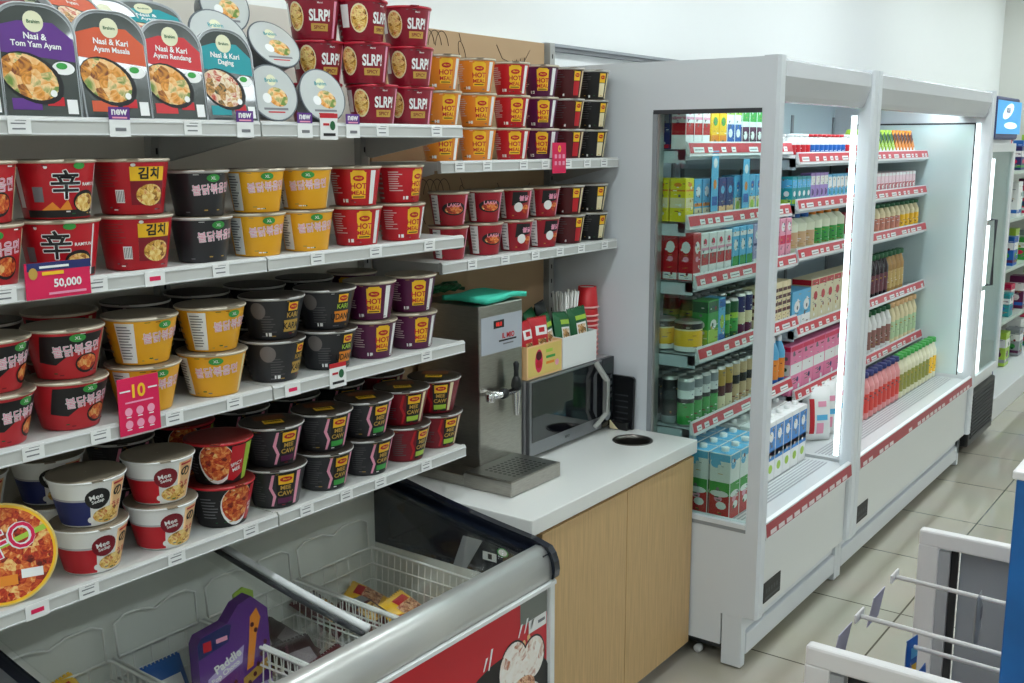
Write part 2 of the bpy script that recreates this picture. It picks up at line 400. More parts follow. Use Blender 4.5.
def kimchi():
    c=Cup(BIG,mat('kimchi_red',(186,20,36),.35),RIMC,label='red bowl with yellow panel')
    c.rect(-.006,.06,.020,.088,YEL,1); c.rect(-.006,.06,.018,.062,DRED,2); c.txt('김치',.027,.076,.022,INKB,3,.03); c.ell(.03,.036,.027,.020,F_NOOD,3)
    c.rect(-.006,.06,.088,.094,RED,2); c.bars(-.068,-.02,.05,.09,8,mat('fine_print_dark',(150,60,60),.5)); c.rect(-.034,-.018,.022,.046,PWH,2)
    for i in range(5): c.rect(-.032+i*.003,-.031+i*.003,.024,.044,INKB,3)
    c.ell(.0,.091,.004,.003,PWH,3)
    return c.done()
def buldak(size,base,panel,deg='',txtm=PINK,label='',pic=F_RED,white_panel=False,wave=None):
    c=Cup(size,base,RIMC if base is not CHAR else CLEARRIM,label=label); h=size[2]
    if wave: c.poly([(-.062,h*.35),(-.05,h*.88),(.06,h*.90),(.05,h*.6),(.0,h*.55),(-.03,h*.30)],wave,1)
    c.ell(.008,h*.83,.013,.0075,GREEN,3); c.txt('XL',.008,h*.83,.006,PWH,4)
    c.outline('불닭볶음면',.010,h*.60,h*.22,.0009,PWH,2,0,.85,.08); c.txt('불닭볶음면',.010,h*.60,h*.22,txtm,3.2,0,.85,.08)
    if pic: c.ell(.028,h*.30,.024,h*.20,INKB,2); c.ell(.028,h*.31,.021,h*.16,pic,3)
    if white_panel:
        c.rect(-.080,-.046,.004,h*.9,PWH,1); c.bars(-.077,-.050,.01,h*.85,12,INK,2)
    c.rect(.068,.078,.004,h*.9,panel,1)
    return c.done()
def whitebowl(low):
    c=Cup(BOWL,PWH,PWH,label=''); c.rect(-.11,-.012,.003,.052,low,1); c.rect(-.11,-.012,.052,.056,mat('pale_grey_print',(190,186,190),.4),1)
    c.ell(.002,.056,.022,.021,DRED if low is RED else INKB,2); c.txt('Mee',-.001,.060,.010,PWH,3,.02,1,.2); c.txt('Sedap',.002,.050,.009,PWH,3,.02,1,.2)
    c.poly([(.026,.004),(.062,.004),(.062,.083),(.026,.083)],PEACH,1); c.txt('の',.042,.062,.020,INKB,3,.03); c.txt('うま',.042,.036,.012,RED,3,.02)
    c.rect(.030,.056,.076,.080,RED,3); c.ell(.022,.020,.030,.016,F_NOOD,2); c.ell(-.012,.014,.006,.006,PWH,3)
    return c.done()
def foodbowl():
    c=Cup(BOWL,INKB,RED,mat('red_foil_lid',(130,40,36),.35,.4),label=''); c.ell(.0,.048,.036,.046,PWH,1); c.ell(.0,.052,.033,.042,F_RED,2)
    c.poly([(.022,.010),(.036,.002+.004),(.060,.020),(.060,.084),(.030,.084),(.028,.050)],RED,3); c.txt('SPICY',.042,.044,.008,PWH,4,.02,1,.25); c.txt('MEE',.042,.032,.008,PWH,4,.02,1,.25)
    c.rect(.062,.085,.004,.084,LIME,1); c.bars(-.075,-.04,.02,.07,7,INK)
    return c.done()
def tallkari(base,l1,l2,strip,label,stripm,size=BOWL,lidtag=None):
    c=Cup(size,base,CLEARRIM,mat('dark_foil_lid',(62,54,48),.4,.3),label=label,lidtag=lidtag); h=size[2]
    c.ell(-.050,h*.70,.016,h*.20,mat('greyed_print',(120,112,110),.5),1); c.bars(-.046,-.012,h*.16,h*.6,7,mat('fine_print_grey',(86,84,86),.5),1)
    c.rect(.004,.044,h*.18,h*.46,stripm,2); c.txt(l2,.024,h*.32,h*.16,INKB,3,.02,.8)
    c.rect(.010,.038,h*.50,h*.90,INKB,2); c.rect(.012,.036,h*.68,h*.88,YEL,3); c.ell(.024,h*.78,.010,h*.07,RED,4); c.txt('Maggi',.024,h*.78,h*.06,YEL,5)
    c.txt(l1,.024,h*.58,h*.12,LIME if strip is GREEN else GOLD,3,.02,.9); c.rect(-.038,-.034,.008,.016,PWH,2); c.rect(-.031,-.024,.008,.016,PWH,2)
    return c.done()
def charcup(strip,label,base=CHAR,lt=None):
    c=Cup(BOWL,base,CLEARRIM,mat('dark_foil_lid',(62,54,48),.4,.3),label=label,lidtag=[(YEL,(.0,.03,-.022,.022)),(INKB,(.004,.014,-.018,.018)),(mat('lid_print_brown',(110,60,30),.4),(-.045,-.008,-.035,.035))]); h=.092
    c.bars(-.060,-.022,.016,.078,11,mat('fine_print_grey',(86,84,86),.5),1)
    c.poly([(-.012,.006),(-.006,.03),(-.014,.05),(-.006,.082),(-.001,.082),(-.007,.05),(.001,.03),(-.006,.006)],PINK if base is CHAR else RED,2)
    c.rect(.002,.042,.006,.084,INKB,2); c.rect(.006,.038,.058,.080,YEL,3); c.ell(.022,.070,.013,.006,RED,4); c.txt('Maggi',.022,.070,.006,YEL,5)
    c.txt('MEE',.022,.050,.010,GOLD,3,.03); c.txt('CAW',.022,.036,.011,GOLD,3,.03); c.rect(.004,.040,.012,.025,strip,3)
    c.rect(.046,.056,.006,.084,PINK if base is CHAR else CREAM,1)
    return c.done()
def slrp():
    c=Cup((.060,.049,.092),mat('slurp_red',(142,20,44),.3),mat('slurp_rim',(190,30,56),.35),mat('slurp_lid',(160,40,50),.35,.2),label='')
    c.txt('SLRP!',.010,.052,.026,PWH,2,.035,.62); c.rect(-.010,.030,.018,.034,GOLD,2); c.txt('SPICY',.010,.026,.008,DRED,3); c.txt('Maggi',.010,.078,.005,PWH,2)
    c.ell(-.046,.050,.020,.032,CREAM,1); c.ell(-.046,.050,.018,.028,F_NOOD,2); c.rect(-.09,-.07,.03,.08,PWH,1); c.rect(.045,.054,.004,.084,PINK,1)
    return c.done()
def half(base,stripm,label,t1='',yl=True):
    c=Cup(SML,base,CLEARRIM,label=label); h=.09
    c.bars(-.06,-.02,.03,.08,7,mat('fine_print_grey',(86,84,86),.5),1); c.rect(.004,.030,.006,.082,INKB,1); c.rect(.006,.028,.008,.05,stripm,2)
    c.rect(.006,.028,.052,.080,YEL,2); c.ell(.017,.068,.008,.006,RED,3); c.txt('Maggi',.017,.068,.005,YEL,4); c.rect(-.03,-.024,.006,.013,PWH,2)
    c.rect(.036,.046,.004,.082,CREAM,1)
    return c.done()
def redfood(black):
    c=Cup(SML,mat('soup_red',(166,24,42),.35),RIMC,label='')
    c.rect(-.064,-.040,.004,.082,PWH,1); c.bars(-.062,-.043,.01,.078,8,INK)
    if black: c.poly([(-.02,.040),(-.016,.080),(.026,.080),(.030,.050),(.0,.045)],INKB,2); c.ell(.0,.036,.013,.014,PWH,3); c.txt('불닭',.016,.062,.016,PINK,4,.03); c.ell(.024,.03,.012,.013,F_RED,3)
    else: c.ell(.004,.046,.034,.018,INKB,2); c.ell(.004,.044,.026,.012,F_RED,3); c.txt('LAKSA',.004,.056,.010,PINK,4,.02)
    c.rect(.038,.048,.004,.082,PINK,1)
    return c.done()
S_shin=shin(); S_kim=kimchi(); S_shin.turn=8; S_kim.turn=2
S_bblk=buldak(MED,CHAR,GREYP,label='b',pic=None); S_byel=buldak(MED,mat('cheese_yellow',(244,176,36),.35),CREAM,pic=None,white_panel=True)
S_hotr=hot(MED,RED,'h'); S_hotp=hot((.062,.048,.092),PLUM,'h')
S_left=buldak(BIG,RED,CREAM,pic=F_RED)
S_bred=buldak(BOWL,mat('bowl_red',(200,40,50),.35),CREAM,wave=INKB); S_ybowl=buldak(BOWL,MATS['cheese_yellow'],CREAM,pic=None,white_panel=True)
S_kari=tallkari(CHAR,'KARI','KARA',None,'k',GOLD); S_kar2=tallkari(CHAR,'KARI','UDANG',GREEN,'k',ORA)
S_wr=whitebowl(RED); S_wn=whitebowl(NVB); S_food=foodbowl(); S_cp=charcup(PLUM,''); S_cg=charcup(GREEN,''); S_cr=charcup(LIME,'',DRED)
S_sl=slrp()
S_eo=hot(SML,ORA,''); S_er=hot(SML,RED,''); S_ep=hot(SML,PLUM,''); S_em=half(MAROON,RED,''); S_eb=half(INKB,CREAM,'')
S_fr=redfood(False); S_fb=redfood(True)
DN={id(S_shin):'red noodle bowl with big black character',id(S_kim):'red noodle bowl with yellow front panel',id(S_bblk):'black noodle cup with pink lettering',
id(S_byel):'yellow noodle cup with pink lettering',id(S_hotr):'red cup with yellow label',id(S_hotp):'purple cup with yellow label',id(S_left):'red bowl with food picture',
id(S_bred):'red and black noodle bowl',id(S_ybowl):'yellow noodle bowl',id(S_kari):'charcoal bowl with gold label',id(S_kar2):'charcoal bowl with orange label',
id(S_wr):'white and red noodle bowl',id(S_wn):'white and navy noodle bowl',id(S_food):'black food-picture bowl with red tag',id(S_cp):'charcoal bowl with purple strip',id(S_cg):'charcoal bowl with green strip',
id(S_cr):'red bowl with lime strip',id(S_sl):'dark red cup lettered SLRP!',id(S_eo):'orange cup with yellow label',id(S_er):'red cup with yellow label',id(S_ep):'plum cup with yellow label',
id(S_em):'maroon cup with red strip',id(S_eb):'black cup with cream strip',id(S_fr):'red cup with dark food picture',id(S_fb):'red cup with black corner'}
def column(cups,x,y,z,degs,where,dy=(0,0,0)):
    lev={1:[''],2:['lower','upper'],3:['bottom','middle','top']}[len(cups)]
    zz=z
    for i,c in enumerate(cups):
        c.place(x,y+dy[i],zz,degs[i],('%s %s, %s'%(lev[i],DN[id(c)],where)).strip()); zz+=c.h+.0018
SN={'A':'top shelf','B':'second shelf','C':'third shelf','D':'bottom shelf'}
zB,zC,zD=ZL[1]+.001,ZL[2]+.001,ZL[3]+.001
rowB=[(.948,S_left,(0,0)),(1.052,S_shin,(-8,14)),(1.207,S_kim,(8,2)),(1.363,S_bblk,(12,8)),(1.512,S_byel,(4,2)),(1.655,S_byel,(2,-14)),(1.822,S_hotr,(6,-6)),(1.975,S_hotr,(22,40))]
fixB=[.905,1.052,1.205,1.358,1.503,1.640,1.800,1.955]
for i,((_,c,d),y) in enumerate(zip(rowB,fixB)):
    column([c,c],-1.772,y,zB,(d[0],d[1]),'%s stack from dispenser end, second shelf'%ORD[8-i])
rowC=[(.902,(S_bred,S_bred),(30,30)),(1.046,(S_bred,S_bred),(12,-2)),(1.205,(S_ybowl,S_ybowl),(8,20)),(1.368,(S_ybowl,S_ybowl),(-16,22)),(1.532,(S_kari,S_kari),(24,6)),(1.690,(S_kar2,S_kar2),(10,2)),(1.842,(S_hotp,S_hotp),(16,-4)),(1.992,(S_hotp,S_hotp),(12,6))]
for i,(y,cs,d) in enumerate(rowC): column(cs,-1.772,y,zC,d,'%s stack from dispenser end, third shelf'%ORD[8-i])
rowD=[(1.076,(S_wr,S_wn),(6,0)),(1.240,(S_wr,S_wr),(2,-4)),(1.390,(S_food,S_food),(18,-20)),(1.538,(S_cp,S_cp),(-14,0)),(1.690,(S_cg,S_cg),(6,2)),(1.832,(S_cg,S_cg),(10,4)),(1.982,(S_cr,S_cr),(16,-6)),(2.05+.075,(S_cr,S_cr),(0,0))]
rowD=rowD[:7]
rowD=[(y-.0,cs,d) for y,cs,d in rowD]
ysD=[1.066,1.222,1.372,1.520,1.668,1.808,1.948,2.07]
for i,y in enumerate(ysD[:7]):
    _,cs,d=rowD[i]; column(cs,-1.772,y,zD,d,'%s stack from dispenser end, bottom shelf'%ORD[8-i])
column([S_cr,S_cr],-1.785,2.090,zD,(4,-20),'first stack from dispenser end, bottom shelf')
# rows behind on third and bottom shelves
backC=[(.98,S_kari),(1.14,S_bred),(1.31,S_kar2),(1.47,S_kari),(1.63,S_kari),(1.79,S_kar2),(1.95,S_hotp)]
for i,(y,c) in enumerate(backC): column([c,c],-1.942,y,zC,(20,-30),'back row, %s from dispenser end, third shelf'%ORD[7-i])
backD=[(.93,S_wr),(1.09,S_wn),(1.25,S_cp),(1.41,S_food),(1.57,S_cp),(1.73,S_cp),(1.89,S_cg),(2.045,S_cr)]
for i,(y,c) in enumerate(backD): column([c,c],-1.945,y,zD,(0,-10),'back row, %s from dispenser end, bottom shelf'%ORD[8-i])
# SLRP cups and cups of the kraft board bay
zA=ZL[0]+.001
for i,(y,lv) in enumerate([(1.875,1),(2.025,1)]):
    column([S_sl]*3,-1.79,(1.885,2.020)[i],zA,((6,-4,30),(0,8,4))[i],'%s front stack on top shelf'%('second','first')[i],dy=((0,-.022,-.030),(0,-.005,-.008))[i])
column([S_sl]*3,-1.850,1.760,zA,(0,10,-10),'stack behind the round packs, top shelf',dy=(0,.01,.0))
zE=1.656
for i,(y,c,d) in enumerate([(2.206,S_eo,2),(2.362,S_eo,-6),(2.525,S_er,-2),(2.672,S_ep,-10),(2.815,S_em,2),(2.958,S_eb,4)]):
    column([c]*3,-1.848,y,zE,(d,d+9,d+4),'%s stack from chillers, upper kraft bay shelf'%ORD[6-i])
zF=1.393
for i,(y,c,d) in enumerate([(2.235,S_fr,0),(2.392,S_fr,6),(2.537,S_fb,2),(2.680,S_fb,8),(2.822,S_em,0),(2.962,S_eb,4)]):
    column([c]*2,-1.848,y,zF,(d+10,d),'%s stack from chillers, lower kraft bay shelf'%ORD[6-i])

# ------------------------------------------------------------------ round pack with printed lid, standing
def roundpack(name,R,depth,design,loc,tilt,yaw,label,cat='noodle bowl'):
    t=thing(name,label,cat,loc); t.rotation_euler=(0,tilt,yaw)
    # axis along local +X (lid faces +X); centre raised by R
    def ax(a,b_,h): return (h,a,b_+R)
    n=40; prof=[(R*.72,-depth),(R*.76,-depth+.004),(R*.97,-.006),(R,-.004),(R*1.03,-.001),(R*1.02,.001)]
    V=[];F=[]
    for r,h in prof:
        for i in range(n): a=2*PI*i/n; V.append(ax(r*math.cos(a),r*math.sin(a),h))
    for j in range(len(prof)-1):
        for i in range(n): F.append((j*n+i,j*n+(i+1)%n,(j+1)*n+(i+1)%n,(j+1)*n+i))
    F.append(tuple(range(n-1,-1,-1))); F.append(tuple((len(prof)-1)*n+i for i in range(n)))
    side={'ufo':mat('foam_cream',(224,196,120),.5)}.get(design,mat('tray_grey',(92,98,104),.3))
    G().add(V,F,side,False).build('bowl',t)
    g=G(); mp=lambda a,b_,h=0:(.0014+h,a,b_+R)
    if design=='ufo':
        g.ell(0,0,R*.99,R*.99,mp,YEL,0,40); g.ell(0,0,R*.94,R*.94,mp,F_RED,.0003,40)
        g.poly([(-R*.9,-R*.25),(-R*.2,.005),(R*.85,R*.40),(R*.8,R*.5),(-R*.3,R*.12),(-R*.93,-R*.1)],mp,LIME,.0006)
        g.txt('UFO',R*.56,mp,PWH,R*.02,R*.22,.0009,.04,.33,.9); g.txt('UFO',R*.52,mp,MAG,R*.02,R*.22,.0012,.0,.33,.9)
        g.rect(-R*.1,R*.25,-R*.62,-R*.42,mp,ORA,.0006); g.rect(R*.32,R*.72,-R*.52,-R*.34,mp,PWH,.0006)
    else:
        g.ell(0,0,R*.97,R*.97,mp,mat('film_white',(200,204,202),.10,0,1),0,40); g.ell(R*.15,-R*.15,R*.42,R*.34,mp,F_CURRY,.0003,rot=-.3)
        g.ell(-R*.3,-R*.2,R*.18,R*.18,mp,PWH,.0006); g.rect(-R*.5,R*.5,-R*.62,-R*.54,mp,INK,.0003); g.rect(-R*.35,R*.35,-R*.72,-R*.67,mp,RED,.0003)
        g.ell(0,R*.45,R*.2,R*.2,mp,mat('logo_cream',(226,224,190),.4),.0003); g.txt('Brahim',R*.14,mp,TEAL,0,R*.45,.0006)
    g.build('lid',t)
    return t
roundpack('noodle_plate',.088,.05,'ufo',(-1.728,.872,zD+.002),-.16,-.45,'round lid-forward noodle plate lettered UFO, standing on bottom shelf')
roundpack('ready_meal_bowl',.060,.05,'meal',(-1.742,1.548,zA+.004),-.26,-.12,'round film-topped meal bowl standing beside the teal tray','meal bowl')
roundpack('ready_meal_bowl',.060,.05,'meal',(-1.742,1.692,zA+.004),-.30,-.12,'round film-topped meal bowl standing next to the dark red cups','meal bowl')
roundpack('ready_meal_bowl',.062,.05,'meal',(-1.80,1.625,zA+.120),-.62,-.1,'glaring round meal bowl stacked tilted above two others','meal bowl')
roundpack('ready_meal_bowl',.068,.04,'meal',(-1.80,1.475,zA+.112),-.5,-.1,'round white meal bowl propped behind the teal tray','meal bowl')
roundpack('ready_meal_bowl',.060,.05,'meal',(-1.86,1.53,zA+.19),-.3,-.1,'topmost round meal bowl at the rear of top shelf','meal bowl')
# ready-meal trays
def arch(w,h,r=.05,n=8):
    P=[(-w*.47,0),(w*.47,0)]; 
    for i in range(n+1):
        a=PI/2*i/n; P.append((w/2-r*1.1+r*1.1*math.cos(a),h-r+r*math.sin(a)))
    for i in range(n+1):
        a=PI/2+PI/2*i/n; P.append((-w/2+r*1.1+r*1.1*math.cos(a),h-r+r*math.sin(a)))
    return P
def tray(colm,l1,l2,pic,loc,tilt,yaw,label,w=.142,h=.192):
    t=thing('ready_meal_tray',label,'ready meal',loc); t.rotation_euler=(0,tilt,yaw); t['group']='ready meals on the top shelf'
    mp=lambda a,b_,h_=0:(h_,a,b_)
    G().prism(arch(w,h),-.012,0,mp,mat('clear_sleeve_edge',(176,180,184),.15)).prism(arch(w*.86,h*.9),-.04,-.012,mp,BLACK).build('tray',t)
    g=G(); g.poly(arch(w*.95,h*.975),mp,mat('sleeve_dark',(70,76,74),.12,0,1),.0006)
    a=w/2*.93
    g.poly([(-a,h*.56),(a,h*.50),(a,h*.70),(a*.5,h*.84),(-a*.4,h*.84),(-a,h*.78)],mp,colm,.0010)
    g.ell(-.0,h*.84,.018,.018,mp,mat('logo_cream',(226,224,190),.4),.0016); g.txt('Brahim',.006,mp,DGREEN,0,h*.84,.002)
    g.txt(l1,.011,mp,PWH,0,h*.71,.0018,.025,-.03); g.txt(l2,.013,mp,PWH,.0,h*.63,.0018,.025,-.03)
    g.ell(-w*.10,h*.34,w*.40,h*.21,mp,BLACK,.0014,rot=-.45); g.ell(-w*.13,h*.35,w*.36,h*.185,mp,pic,.0018,rot=-.45)
    g.ell(w*.30,h*.44,w*.14,h*.06,mp,PWH,.0012); g.ell(w*.28,h*.46,w*.07,h*.03,mp,GREEN,.0016)
    g.rect(-a*.8,-a*.05,h*.06,h*.16,mp,colm,.0012); g.rect(a*.1,a*.55,h*.10,h*.18,mp,RED,.0012); g.rect(a*.62,a*.9,h*.03,h*.16,mp,PWH,.0012)
    g.ell(-a*.0+.02,h*.21,.006,.006,mp,PWH,.002)
    g.build('sleeve',t)
    # glossy cling film ridge
    G().tube([mp(p[0],p[1],.001) for p in arch(w,h)],.0018,mat('sleeve_gloss',(200,204,206),.08),5,True).build('film_edge',t)
    return t
XT=-1.735
tray(DRED,'Nasi &','Rendang',F_CURRY,(XT,.885,zA+.002),-.12,-.05,'ready-meal tray cut off by the picture edge, top shelf front row')
tray(PURP,'Nasi &','Tom Yam Ayam',F_CURRY,(XT,1.022,zA+.002),-.12,-.05,'purple ready-meal tray lettered Tom Yam Ayam on top shelf',.146,.190)
tray(mat('masala_orange',(214,90,54),.35),'Nasi & Kari','Ayam Masala',F_CURRY,(XT,1.168,zA+.002),-.14,-.05,'orange ready-meal tray between the purple and red trays')
tray(mat('rendang_red',(206,52,58),.35),'Nasi & Kari','Ayam Rendang',F_CURRY,(XT,1.297,zA+.002),-.14,-.05,'red ready-meal tray between the orange and teal trays',.135,.186)
tray(TEAL,'Nasi & Kari','Daging',F_RICE,(XT,1.425,zA+.002),-.16,-.05,'teal ready-meal tray beside the round meal bowls',.132,.182)
for i,(y,z,c_,tl,wd) in enumerate([(.96,.17,NVB,-.9,'navy'),(1.09,.165,DRED,-1.0,'dark red'),(1.20,.165,MATS['masala_orange'],-.8,'orange'),(1.32,.16,TEAL,-.9,'teal'),(1.02,.10,PURP,-.4,'purple'),(1.25,.10,RED,-.4,'bright red')]):
    tray(c_,'Nasi &','Ayam',F_RICE,(-1.80 if z>.12 else -1.86,y,zA+z-.03),tl,.3*(-1)**i,'%s ready-meal tray %s behind the front row'%(wd,'lying tilted on the pile' if z>.12 else 'leaning'),.135,.18)

# ------------------------------------------------------------------ shelf-edge tickets
def ticket(x,y,z,kind,label,group='price tickets along the shelf edges'):
    g=G()
    if kind=='w':
        g.box(0,.0012,-.020,.020,-.026,0,PAPER); m=fx(.0016)
        g.rect(-.015,.010,-.010,-.008,m,INK); g.rect(-.013,.010,-.019,-.0165,m,INK); g.rect(-.008,.012,-.0045,-.0035,m,INK)
    elif kind=='r':
        g.box(0,.0012,-.022,.022,-.028,.0,PAPER); m=fx(.0016); g.rect(-.012,.012,-.018,-.010,m,MAG)
    elif kind=='p':
        g.box(0,.0012,-.021,.021,-.030,.0,PAPER).box(0,.0014,-.021,.021,0,.022,PURP); m=fx(.0018); g.txt('new',.010,m,PWH,0,.013,0,.03); g.rect(-.015,.015,.002,.005,m,PINK); g.rect(-.010,.012,-.020,-.014,m,INK)
    elif kind=='c':
        g.box(0,.0012,-.026,.026,-.034,.020,PAPER).box(0,.0014,-.026,.026,.012,.022,RED); m=fx(.0018); g.rect(-.018,.0,-.004,.001,m,RED); g.ell(.010,-.004,.008,.010,m,DGREEN); g.rect(-.018,.018,-.026,-.020,m,INKB)
    o=g.build('price_ticket',loc=(x,y,z)); tag(o,label,'price ticket',group); return o
def trow(ys,kinds,z,x,shelf,dz=.0):
    n=len(ys)
    for i,(y,k) in enumerate(zip(ys,kinds)):
        d={'w':'white price ticket','r':'white ticket with red print','p':'purple-topped new ticket','c':'red-headed white promotion card'}[k]
        ticket(x+.0098,y,z+dz,k,'%s, %s from dispenser end of %s edge'%(d,ORD[n-i],shelf))
trow([.955,1.142,1.299,1.425,1.585,1.655,1.728,1.824,2.016],'wpwppcpww',ZL[0],XL,'top shelf')
trow([.905,1.075,1.194,1.347,1.608,1.791,1.982],'wwrwwww',ZL[1],XL,'second shelf')
trow([.93,1.059,1.218,1.364,1.521,1.657,1.964],'wwwwrcw',ZL[2],XL,'third shelf')
trow([.912,1.012,1.203,1.389,1.548,1.672,1.787,1.956],'rwwwwwww',ZL[3],XL,'bottom shelf')
trow([2.20,2.32,2.49,2.60,2.72,2.83,2.93],'wwwwwww',1.655,XR,'upper kraft bay')
trow([2.25,2.40,2.55,2.68,2.80,2.94],'wwwwww',1.392,XR,'lower kraft bay')
# promotion cards
t=thing('promotion_card','red and blue promotion card reading 50,000 on second shelf edge','sign',(XL+.012,1.000,ZL[1]-.006)); t.rotation_euler=(0,0,0)
g=G().box(0,.002,-.060,.060,-.020,.042,MAG,.0006).box(.002,.0024,-.056,.062,.028,.042,NVB); m=fx(.0030)
g.txt('50,000',.017,m,PWH,.016,.004,0,.03); g.rect(-.030,.01,.020,.026,m,YEL); g.rect(-.034,.02,.032,.036,m,PWH); g.ell(-.046,.024,.008,.010,m,GOLD); g.rect(-.02,.05,-.014,-.010,m,PINK); g.build('card',t)
G().box(-.002,.0,-.05,.05,-.022,-.004,CLEARRIM).build('clip',t)
t=thing('promotion_card','tall magenta promotion card with a yellow 10 on third shelf','sign',(XL+.013,1.140,ZL[2]-.016))
g=G().box(0,.002,-.044,.044,-.008,.100,MAG,.0006); m=fx(.0026); g.txt('10',.026,m,YEL,.0,.074,0,.03); g.rect(-.03,.03,.052,.055,m,PINK)
for i in range(3):
    for j in range(2): g.ell(-.024+.024*i,.036-.024*j,.008,.008,m,PINK); g.rect(-.029+.024*i,-.019+.024*i,.025-.024*j,.027-.024*j,m,PWH)
g.rect(-.040,-.018,.074,.077,m,PWH); g.rect(.020,.040,.074,.077,m,PWH); g.build('card',t); G().box(-.002,0,-.042,.03,-.012,.006,CLEARRIM).build('clip',t)
t=thing('promotion_card','pink promotion card hanging from upper kraft bay shelf','sign',(XR+.012,2.668,1.655-.022))
g=G().box(0,.002,-.036,.036,-.018,.072,MAG,.0006); m=fx(.0026); g.ell(0,.054,.008,.010,m,YEL); g.ell(0,.054,.004,.005,m,MAG,.0004)
for i in range(3):
    for j in range(2): g.rect(-.026+.021*i,-.014+.021*i,.006+.020*j,.018+.020*j,m,PINK)
g.build('card',t); G().box(-.002,0,-.03,.03,-.012,.006,CLEARRIM).build('clip',t)

# ------------------------------------------------------------------ counter
binx,biny=-1.642,2.905
cutg=G().lathe([(.060,-.3),(.060,.2)],BLACK,cx=binx,cy=biny,z=.755,n=40); cutter=cutg.build('cutter')
t=thing('counter_cabinet','oak-faced counter cabinet under the white worktop','cabinet',(0,0,0))
G().box(-2.07,-1.505,2.16,3.030,.050,.708,WOOD).build('body',t,bool_cut=cutter)
for a,b_ in ((2.160,2.6005),(2.6035,3.030)):
    G().box(-1.503,-1.484,a,b_,.052,.700,WOOD,.0012).build('door',t)
G().box(-2.06,-1.53,2.17,3.02,0,.050,mat('plinth_grey',(128,124,116),.5)).build('plinth',t)
G().box(-1.54,-1.492,2.165,3.028,.700,.710,mat('oak_shadow_rail',(150,116,72),.5)).build('gap_shade_rail',t)  # darker oak paints the shade in the gap under the worktop
wt=G().box(-2.09,-1.476,2.102,3.037,.712,.756,STONE,.003).build('worktop',bool_cut=cutter); tag(wt,'white stone worktop slab with a round bin hole','worktop')
bpy.data.objects.remove(cutter)
t=thing('waste_chute','round steel-rimmed waste hole set in the white worktop','bin',(binx,biny,.756))
G().lathe([(.052,-.22),(.056,-.01),(.057,.0005),(.062,.003),(.066,.0022),(.066,.0003),(.0595,.0003),(.0585,-.012),(.0545,-.22)],mat('bin_steel',(120,116,110),.3,1),n=48,caps=False).build('ring',t)
G().lathe([(.050,-.219),(.0005,-.219)],BLACK,n=32,caps=False).build('liner_base',t)
# water dispenser
t=thing('water_dispenser','stainless hot water dispenser with black-levered tap on the counter','water dispenser',(0,0,0))
x0,x1,y0,y1,z0,z1=-2.02,-1.79,2.29,2.497,.757,1.257
G().box(x0,x1,y0,y1,z0,z1,STEEL,.004).build('housing',t)
g=G().box(x1,x1+.0015,y0+.008,y1-.004,1.115,1.222,mat('panel_silver',(186,190,200),.35,.3)); m=fx(x1+.0018,y0,0)
g.rect(.065,.115,1.185,1.208,m,BLACK); g.txt('88.8',.012,m,mat('led_red',(220,40,30),.5,emis=.5),.09,1.1965,.0004); g.txt('IL MIO',.016,m,RED,.135,1.160,.0004,.03); g.rect(.09,.175,1.144,1.149,m,INKB); g.rect(.11,.16,1.134,1.138,m,INK)
g.build('display_panel',t)
tp=G().tube([(x1,2.335,1.0),(x1+.035,2.335,1.0)],.010,CHROME,14).tube([(x1+.030,2.30,1.0),(x1+.030,2.425,.998)],.009,CHROME,14).build('tap',t)
G().lathe([(.012,-.012),(.013,-.010),(.013,.008),(.011,.012)],CHROME,x1+.030,2.30,1.0,16).build('tap_knob',tp)
G().tube([(x1+.030,2.355,1.0),(x1+.030,2.372,1.0)],.015,BLACK,14).build('tap_collar',tp)
G().lathe([(.013,0),(.016,.012),(.013,.03),(.008,.04)],BLACK,x1+.030,2.425,1.0,16).lathe([(.008,.035),(.007,.055),(.009,.078),(.004,.084)],BLACK,x1+.030,2.425,1.0,12).build('lever',tp)
G().lathe([(.014,0),(.012,-.03),(.008,-.07)],CHROME,x1+.030,2.425,.995,16).build('spout',tp)
dt=G().box(x1+.001,-1.622,2.212,2.452,.758,.800,STEEL,.003).box(x1+.006,-1.628,2.218,2.446,.7995,.8012,mat('tray_steel',(150,148,144),.35,1))
for i in range(7):
    for j in range(9):
        dt.ell(x1+.045+.016*i,2.262+.018*j,.0055,.0055,lambda a,b_,h=0:(a,b_,.8016+h),BLACK,0,10)
dt.build('drip_tray',t)
G().box(-2.03,x1,2.215,2.289,.757,.790,STEEL,.003).build('base_plate',t)
# cloth on the dispenser
g=G(); nx,ny=14,22; V=[];F=[]
for k in range(2):
    for i in range(nx+1):
        for j in range(ny+1):
            u,v=i/nx,j/ny; zz=.010+.004*math.sin(v*5+u*2)*math.sin(u*3.1)+.006*(1-k)+.006*u*math.sin(v*PI)
            V.append((-1.935+.155*u+.012*math.sin(v*6),2.305+.20*v+.008*math.sin(u*7),1.2555+1.1*max(zz,.001)-k*.008+.003))
n2=(nx+1)*(ny+1)
for k in range(2):
    for i in range(nx):
        for j in range(ny):
            a=k*n2+i*(ny+1)+j; q=(a,a+1,a+ny+2,a+ny+1); F.append(q if k else q[::-1])
for j in range(ny):
    F.append((j,j+1,n2+j+1,n2+j)); a=nx*(ny+1)+j; F.append((a+1,a,n2+a,n2+a+1))
for i in range(nx):
    a=i*(ny+1); F.append((a+ny+1,a,n2+a,n2+a+ny+1)); a+=ny; F.append((a,a+ny+1,n2+a+ny+1,n2+a))
g.add(V,F,mat('turquoise_cloth',(64,206,176),.7),True)
tag(g.build('cleaning_cloth'),'folded turquoise cleaning cloth lying on the water dispenser','cloth')
g=G(); 
